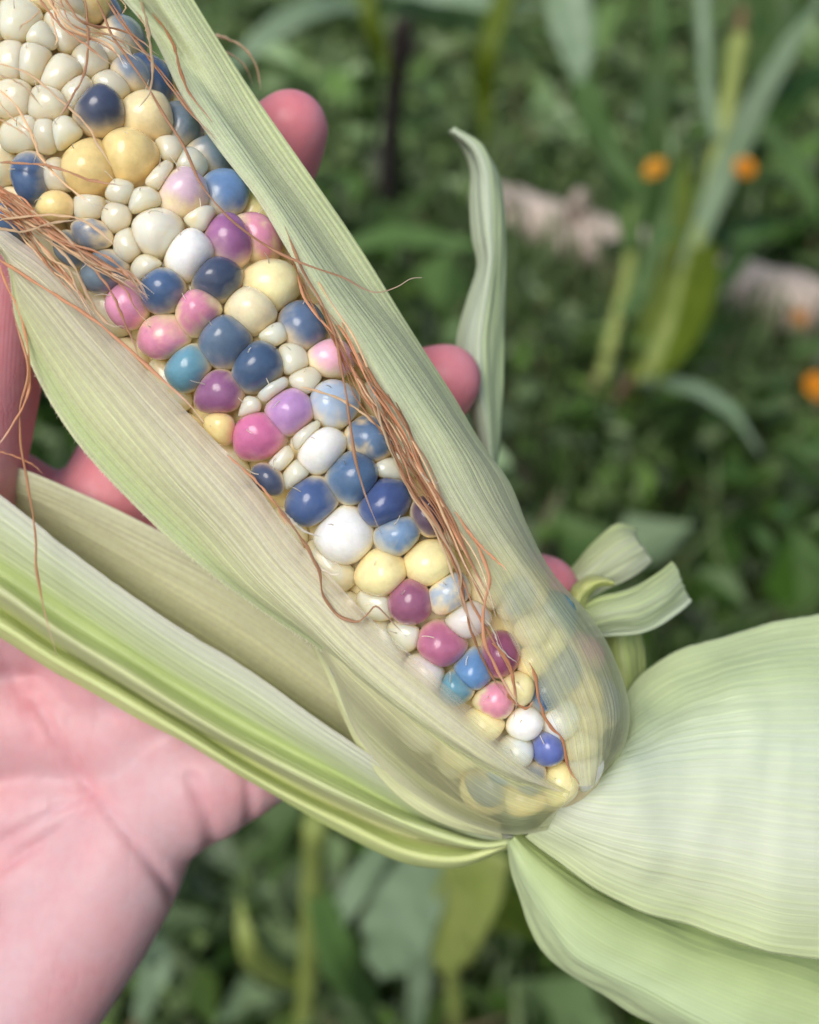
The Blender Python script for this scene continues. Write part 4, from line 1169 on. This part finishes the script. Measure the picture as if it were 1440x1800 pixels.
# corn plant below, near the viewer's feet
base = GZ(560, 1850)
dz = (CAM_M.inverted() @ base).z * -1
p3, o3 = plant('corn_plant', base, 'pale upright young corn plant below the ear at the bottom of the photo', 'corn plant')
stem('stalk', wpts([(525, 1860, dz), (540, 1740, dz * 0.86), (548, 1600, dz * 0.74), (556, 1440, dz * 0.62)]), 0.011, 0.009, M_STALK, p3, o3)
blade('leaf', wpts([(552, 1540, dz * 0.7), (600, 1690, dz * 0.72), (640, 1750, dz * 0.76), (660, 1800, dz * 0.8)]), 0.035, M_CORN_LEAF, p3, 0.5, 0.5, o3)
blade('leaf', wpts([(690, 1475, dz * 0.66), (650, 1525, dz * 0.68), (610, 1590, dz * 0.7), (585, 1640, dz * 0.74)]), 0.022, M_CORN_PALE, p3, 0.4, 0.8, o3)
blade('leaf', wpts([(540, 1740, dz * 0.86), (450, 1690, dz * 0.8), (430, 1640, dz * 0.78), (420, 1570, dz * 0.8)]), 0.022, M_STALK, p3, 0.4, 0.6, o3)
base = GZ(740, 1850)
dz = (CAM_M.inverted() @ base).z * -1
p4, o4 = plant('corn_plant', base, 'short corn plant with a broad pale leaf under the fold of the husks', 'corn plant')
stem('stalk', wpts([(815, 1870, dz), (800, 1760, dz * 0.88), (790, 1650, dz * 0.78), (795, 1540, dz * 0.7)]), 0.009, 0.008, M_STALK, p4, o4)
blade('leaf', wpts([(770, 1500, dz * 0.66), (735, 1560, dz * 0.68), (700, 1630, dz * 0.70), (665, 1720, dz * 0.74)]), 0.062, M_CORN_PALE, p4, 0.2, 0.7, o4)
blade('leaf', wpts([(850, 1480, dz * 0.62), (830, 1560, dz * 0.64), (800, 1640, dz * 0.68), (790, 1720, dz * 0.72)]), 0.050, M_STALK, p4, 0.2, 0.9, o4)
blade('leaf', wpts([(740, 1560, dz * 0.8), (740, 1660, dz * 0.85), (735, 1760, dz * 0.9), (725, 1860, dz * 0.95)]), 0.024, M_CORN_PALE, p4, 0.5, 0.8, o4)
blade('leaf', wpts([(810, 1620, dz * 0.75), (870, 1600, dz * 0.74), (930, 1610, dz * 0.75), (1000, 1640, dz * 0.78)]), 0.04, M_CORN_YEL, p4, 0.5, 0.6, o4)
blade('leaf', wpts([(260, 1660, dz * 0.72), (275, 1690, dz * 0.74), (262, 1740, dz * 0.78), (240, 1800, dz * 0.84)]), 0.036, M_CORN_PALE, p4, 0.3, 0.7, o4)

# wooden stake
b = GZ(682, 400)
dzk = (CAM_M.inverted() @ b).z * -1
t0, o5 = plant('garden_stake', b, 'thin dark brown wooden stake standing in the grass behind the ear', 'stake')
stem('pole', [np.array(b) - np.array([0, 0, 0.05])] + wpts([(686, 250, dzk * 0.86), (700, 110, dzk * 0.76), (712, 20, dzk * 0.71)]), 0.034, 0.026, M_STAKE, t0, o5, 10, False)
stem('side_shoot', wpts([(692, 190, dzk * 0.82), (705, 130, dzk * 0.79), (728, 70, dzk * 0.77)]), 0.016, 0.012, M_STAKE, t0, o5, 8, False)

# pale log lying across the bed
def log_material():
    m, nt, p, out = new_mat('weathered_wood')
    tc = N(nt, 'ShaderNodeTexCoord')
    n1 = noise_node(nt, 5, 6, tc.outputs['Object'], 0.65)
    n2 = noise_node(nt, 30, 4, tc.outputs['Object'])
    c = mixcol(nt, ramp(nt, n1.outputs[0], [(0.33, 0.0), (0.44, 1.0)]), (0.20, 0.15, 0.11), (0.66, 0.55, 0.46))
    c = mixcol(nt, ramp(nt, n2.outputs[0], [(0.5, 0.0), (0.75, 0.6)]), c, (0.30, 0.24, 0.20))
    nt.links.new(c, p.inputs['Base Color']); p.inputs['Roughness'].default_value = 0.85
    b_ = N(nt, 'ShaderNodeBump'); b_.inputs['Distance'].default_value = 0.01
    nt.links.new(n2.outputs[0], b_.inputs['Height']); nt.links.new(b_.outputs[0], p.inputs['Normal'])
    return m
M_LOG = log_material()
la, lb = np.array(GZ(855, 366, 0.085)), np.array(GZ(1440, 556, 0.085))
lo = empty('fallen_log', Matrix.Translation(Vector((la + lb) / 2 - np.array([0, 0, 0.11]))))
tag(lo, 'pale weathered log lying on the ground behind the corn stalk', 'log')
lorg = (la + lb) / 2 - np.array([0, 0, 0.11])
npt = 40
P = np.array([la + (lb - la) * i / (npt - 1) for i in range(npt)])
Vl, Fl = tube(P, [0.088 + 0.010 * mnoise.noise(Vector((i * 0.35, 2, 0))) for i in range(npt)], 18)
Vl = np.array(Vl)
for i in range(len(Vl)):
    q = Vl[i]
    Vl[i] = q + 0.010 * np.array(mnoise.noise_vector(Vector(q) * 5))
    if mnoise.noise(Vector((q[0] * 2.1, q[1] * 2.1, 8))) > 0.42: Vl[i][2] -= 0.015
mesh_obj('trunk', Vl - lorg, Fl, M_LOG, lo)
dl = (lb - la) / np.linalg.norm(lb - la)
for f in (0.28,):
    q = la + (lb - la) * f
    Vb, Fb = tube([q, q + np.array([0.02, -0.05, 0.10]), q + np.array([0.03, -0.06, 0.15])], [0.03, 0.026, 0.02], 9)
    mesh_obj('branch_stub', np.array(Vb) - lorg, Fb, M_LOG, lo)

# orange flowers
M_PETAL = plain_leaf_material('orange_petal', (0.74, 0.27, 0.01), (0.82, 0.36, 0.02), 0.5, 0.3, 200)
M_PETAL3 = plain_leaf_material('yellow_orange_petal', (0.78, 0.36, 0.02), (0.84, 0.46, 0.06), 0.5, 0.3, 200)
M_PETAL2 = plain_leaf_material('faded_petal', (0.45, 0.22, 0.07), (0.55, 0.28, 0.10), 0.6, 0.3, 200)
M_FSTEM = plain_leaf_material('flower_stem', (0.05, 0.12, 0.03), (0.08, 0.17, 0.04), 0.5, 0.2, 40)
M_DISC = plain_leaf_material('flower_disc', (0.40, 0.15, 0.01), (0.5, 0.2, 0.02), 0.7, 0.0, 300)
def flower(px, py, depth, dia, label, mat=M_PETAL, face=(0.1, -0.6, 0.8)):
    head = np.array(G(px, py, depth))
    b = Vector((head[0] + 0.03, head[1] + 0.05, ground_z(head[0], head[1])))
    f, of = plant('marigold', b, label, 'flower', 'orange flowers in the garden behind')
    stem('stem', [np.array(b), (np.array(b) * 0.5 + head * 0.5) + np.array([0.02, 0.01, 0]), head - np.array([0, 0, 0.006])], 0.003, 0.0025, M_FSTEM, f, of, 6, False)
    Vd, Fd = [], []
    face = np.array(face); face /= np.linalg.norm(face)
    s1_ = np.cross(face, [1, 0, 0]); s1_ /= np.linalg.norm(s1_); s2_ = np.cross(face, s1_)
    cen = empty('flower_head', Matrix.Translation(Vector(head)))
    cen.parent = f; cen.matrix_parent_inverse = f.matrix_world.inverted()
    Vt, Ft = tube([np.array([0, 0, 0]) - face * 0.004, face * 0.002, face * 0.006], [dia * 0.10, dia * 0.2, dia * 0.14], 10)
    mesh_obj('flower_disc', Vt, Ft, M_DISC, cen)
    me_p = None
    for ring, (cnt, ln, lift) in enumerate(((13, 0.5, 0.10), (10, 0.38, 0.35))):
        for k in range(cnt):
            a_ = 2 * math.pi * (k + 0.5 * ring) / cnt
            d_ = math.cos(a_) * s1_ + math.sin(a_) * s2_
            sd_ = np.cross(face, d_)
            V = []
            for i in range(5):
                u = i / 4
                w_ = dia * 0.085 * (0.6 + 1.2 * u) * (1 if u < 0.9 else 0.6)
                c_ = d_ * dia * ln * (0.25 + 0.75 * u) + face * dia * lift * (u - 0.4 * u * u)
                V += [c_ - sd_ * w_, c_ + face * 0.002, c_ + sd_ * w_]
            mesh_obj('petal', V, grid_faces(5, 3), mat, cen)
    for k in range(4):
        q = np.array(b) * (1 - 0.2 * k - 0.15) + head * (0.2 * k + 0.15)
        a_ = k * 2.1
        d_ = np.array([math.cos(a_), math.sin(a_), 0.35])
        blade('leaf', [q, q + d_ * 0.04, q + d_ * 0.08 - np.array([0, 0, 0.01])], 0.024, M_FSTEM, f, 0.2, 0.4, of)
flower(1152, 298, 1.95, 0.046, 'orange flower left of the yellow green corn stalk', M_PETAL3, (-0.55, -0.35, 0.75))
flower(1308, 296, 1.95, 0.044, 'round orange flower right of the yellow green corn stalk')
flower(1437, 680, 1.45, 0.042, 'orange flower cut by the right edge of the photo')
flower(1405, 558, 2.05, 0.040, 'small faded peach flower below the end of the log', M_PETAL2)

# ground cover: small leaves nobody could count
def cover_material():
    m, nt, p, out = new_mat('ground_cover_leaf')
    att = N(nt, 'ShaderNodeAttribute', attribute_name='Col')
    nt.links.new(att.outputs['Color'], p.inputs['Base Color'])
    p.inputs['Roughness'].default_value = 0.42
    p.inputs['Specular IOR Level'].default_value = 0.35
    tr = N(nt, 'ShaderNodeBsdfTranslucent'); nt.links.new(att.outputs['Color'], tr.inputs[0])
    mx = N(nt, 'ShaderNodeMixShader'); mx.inputs[0].default_value = 0.25
    nt.links.new(p.outputs[0], mx.inputs[1]); nt.links.new(tr.outputs[0], mx.inputs[2])
    nt.links.new(mx.outputs[0], out.inputs[0])
    return m
M_COVER = cover_material()

def scatter(n, ymin, ymax):
    y = ymin + (ymax - ymin) * rng.random(n) ** 1.15
    half = 0.75 + 0.54 * y
    x = (rng.random(n) * 2 - 1) * half
    return x, y

def fbm(x, y, s, z):
    return np.array([mnoise.fractal(Vector((a * s, b * s, z)), 0.8, 2.1, 3) for a, b in zip(x, y)])

def leaves_mesh(name, n, ymin, ymax, size, hgt, palette, label, cat):
    x, y = scatter(n, ymin, ymax)
    dens = fbm(x, y, 2.3, 1.0)
    keep = dens > -0.22
    x, y, dens = x[keep], y[keep], dens[keep]
    n = len(x)
    tall = fbm(x, y, 1.6, 6.0)
    gz = np.array([ground_z(a, b) for a, b in zip(x, y)])
    top = hgt * (0.35 + 0.65 * np.clip(tall + 0.5, 0, 1.2))
    # low growth along the log
    lx, ly = lb[0] - la[0], lb[1] - la[1]
    ll = math.hypot(lx, ly)
    side = ((x - la[0]) * ly - (y - la[1]) * lx) / ll     # + on the viewer's side
    along = ((x - la[0]) * lx + (y - la[1]) * ly) / ll
    nearlog = smoothstep(-0.35, -0.1, side) * smoothstep(0.75, 0.35, side) * smoothstep(-0.3, 0.1, along)
    top = top * (1 - 0.80 * nearlog)
    z = gz + top * rng.random(n) ** 0.6
    L = size * (0.5 + rng.random(n)) * (0.8 + 0.12 * y)
    W_ = L * (0.45 + 0.25 * rng.random(n))
    az = rng.random(n) * 2 * math.pi
    tilt = rng.normal(0.15, 0.5, n)
    d = np.stack([np.cos(az) * np.cos(tilt), np.sin(az) * np.cos(tilt), np.sin(tilt)], 1)
    s = np.stack([-np.sin(az), np.cos(az), rng.normal(0, 0.35, n)], 1)
    c = np.stack([x, y, z], 1)
    up = np.cross(d, s); up /= np.linalg.norm(up, axis=1)[:, None]
    v0 = c
    v1 = c + d * (L * 0.5)[:, None] + s * (W_ * 0.5)[:, None] + up * (W_ * 0.12)[:, None]
    v2 = c + d * L[:, None] - up * (L * 0.15)[:, None]
    v3 = c + d * (L * 0.5)[:, None] - s * (W_ * 0.5)[:, None] + up * (W_ * 0.12)[:, None]
    V = np.stack([v0, v1, v2, v3], 1).reshape(-1, 3)
    F = np.arange(4 * n).reshape(n, 4)
    f2 = np.concatenate([F[:, [0, 1, 2]], F[:, [0, 2, 3]]])
    pal = np.array(palette)
    ci = fbm(x, y, 1.2, 9.0) * 1.3 + rng.normal(0, 0.35, n)
    k = np.clip((ci + 0.8) / 1.6, 0, 0.999) * (len(pal) - 1)
    i0 = k.astype(int); fr = (k - i0)[:, None]
    cc = pal[i0] * (1 - fr) + pal[np.minimum(i0 + 1, len(pal) - 1)] * fr
    cc = cc * (0.35 + 1.35 * rng.random(n) ** 1.7)[:, None]
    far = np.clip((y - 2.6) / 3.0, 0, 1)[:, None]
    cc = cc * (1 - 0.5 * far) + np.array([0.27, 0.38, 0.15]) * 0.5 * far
    o = mesh_obj(name, V, f2.tolist(), M_COVER, None, smooth=False, colors=np.repeat(cc, 4, 0))
    return tag(o, label, cat, kind='stuff')

leaves_mesh('ground_cover', 30000, 0.15, 8.0, 0.068, 0.30, [(0.020, 0.050, 0.006), (0.040, 0.090, 0.012), (0.085, 0.165, 0.026), (0.135, 0.225, 0.05), (0.22, 0.31, 0.13)],
            'dense low green weeds and clover covering the garden ground', 'weeds')

def grass_mesh(n):
    x, y = scatter(n, 0.15, 8.5)
    gz = np.array([ground_z(a, b) for a, b in zip(x, y)])
    n = len(x)
    L = (0.10 + 0.20 * rng.random(n)) * (0.9 + 0.05 * y)
    W_ = 0.0035 + 0.004 * rng.random(n) + 0.0006 * y
    az = rng.random(n) * 2 * math.pi
    lean = 0.25 + 0.6 * rng.random(n)
    dx = np.stack([np.cos(az), np.sin(az), np.zeros(n)], 1)
    s = np.stack([-np.sin(az), np.cos(az), np.zeros(n)], 1)
    c = np.stack([x, y, gz], 1)
    up = np.array([0, 0, 1.0])
    p0 = c
    p1_ = c + up * (L * 0.6)[:, None] + dx * (L * 0.25 * lean)[:, None]
    p2_ = c + up * (L * 0.85)[:, None] + dx * (L * 0.8 * lean)[:, None]
    V = np.stack([p0 - s * W_[:, None], p0 + s * W_[:, None], p1_ + s * W_[:, None], p1_ - s * W_[:, None], p2_], 1).reshape(-1, 3)
    F = np.arange(5 * n).reshape(n, 5)
    f = np.concatenate([F[:, [0, 1, 2]], F[:, [0, 2, 3]], F[:, [3, 2, 4]]])
    k = rng.random(n)[:, None]
    cc = np.array([0.05, 0.11, 0.02]) * (1 - k) + np.array([0.20, 0.27, 0.11]) * k
    dry = (rng.random(n) < 0.10)[:, None]
    cc = np.where(dry, np.array([0.20, 0.16, 0.09]), cc)
    o = mesh_obj('grass', V, f.tolist(), M_COVER, None, smooth=False, colors=np.repeat(cc, 5, 0))
    tag(o, 'thin grass blades growing through the weeds', 'grass', kind='stuff')
grass_mesh(16000)
leaves_mesh('broad_weeds', 3600, 0.2, 7.5, 0.15, 0.34, [(0.045, 0.11, 0.012), (0.07, 0.155, 0.024), (0.11, 0.21, 0.045), (0.17, 0.27, 0.11), (0.25, 0.35, 0.19)],
            'broad leaved green weeds standing above the ground cover', 'weeds')
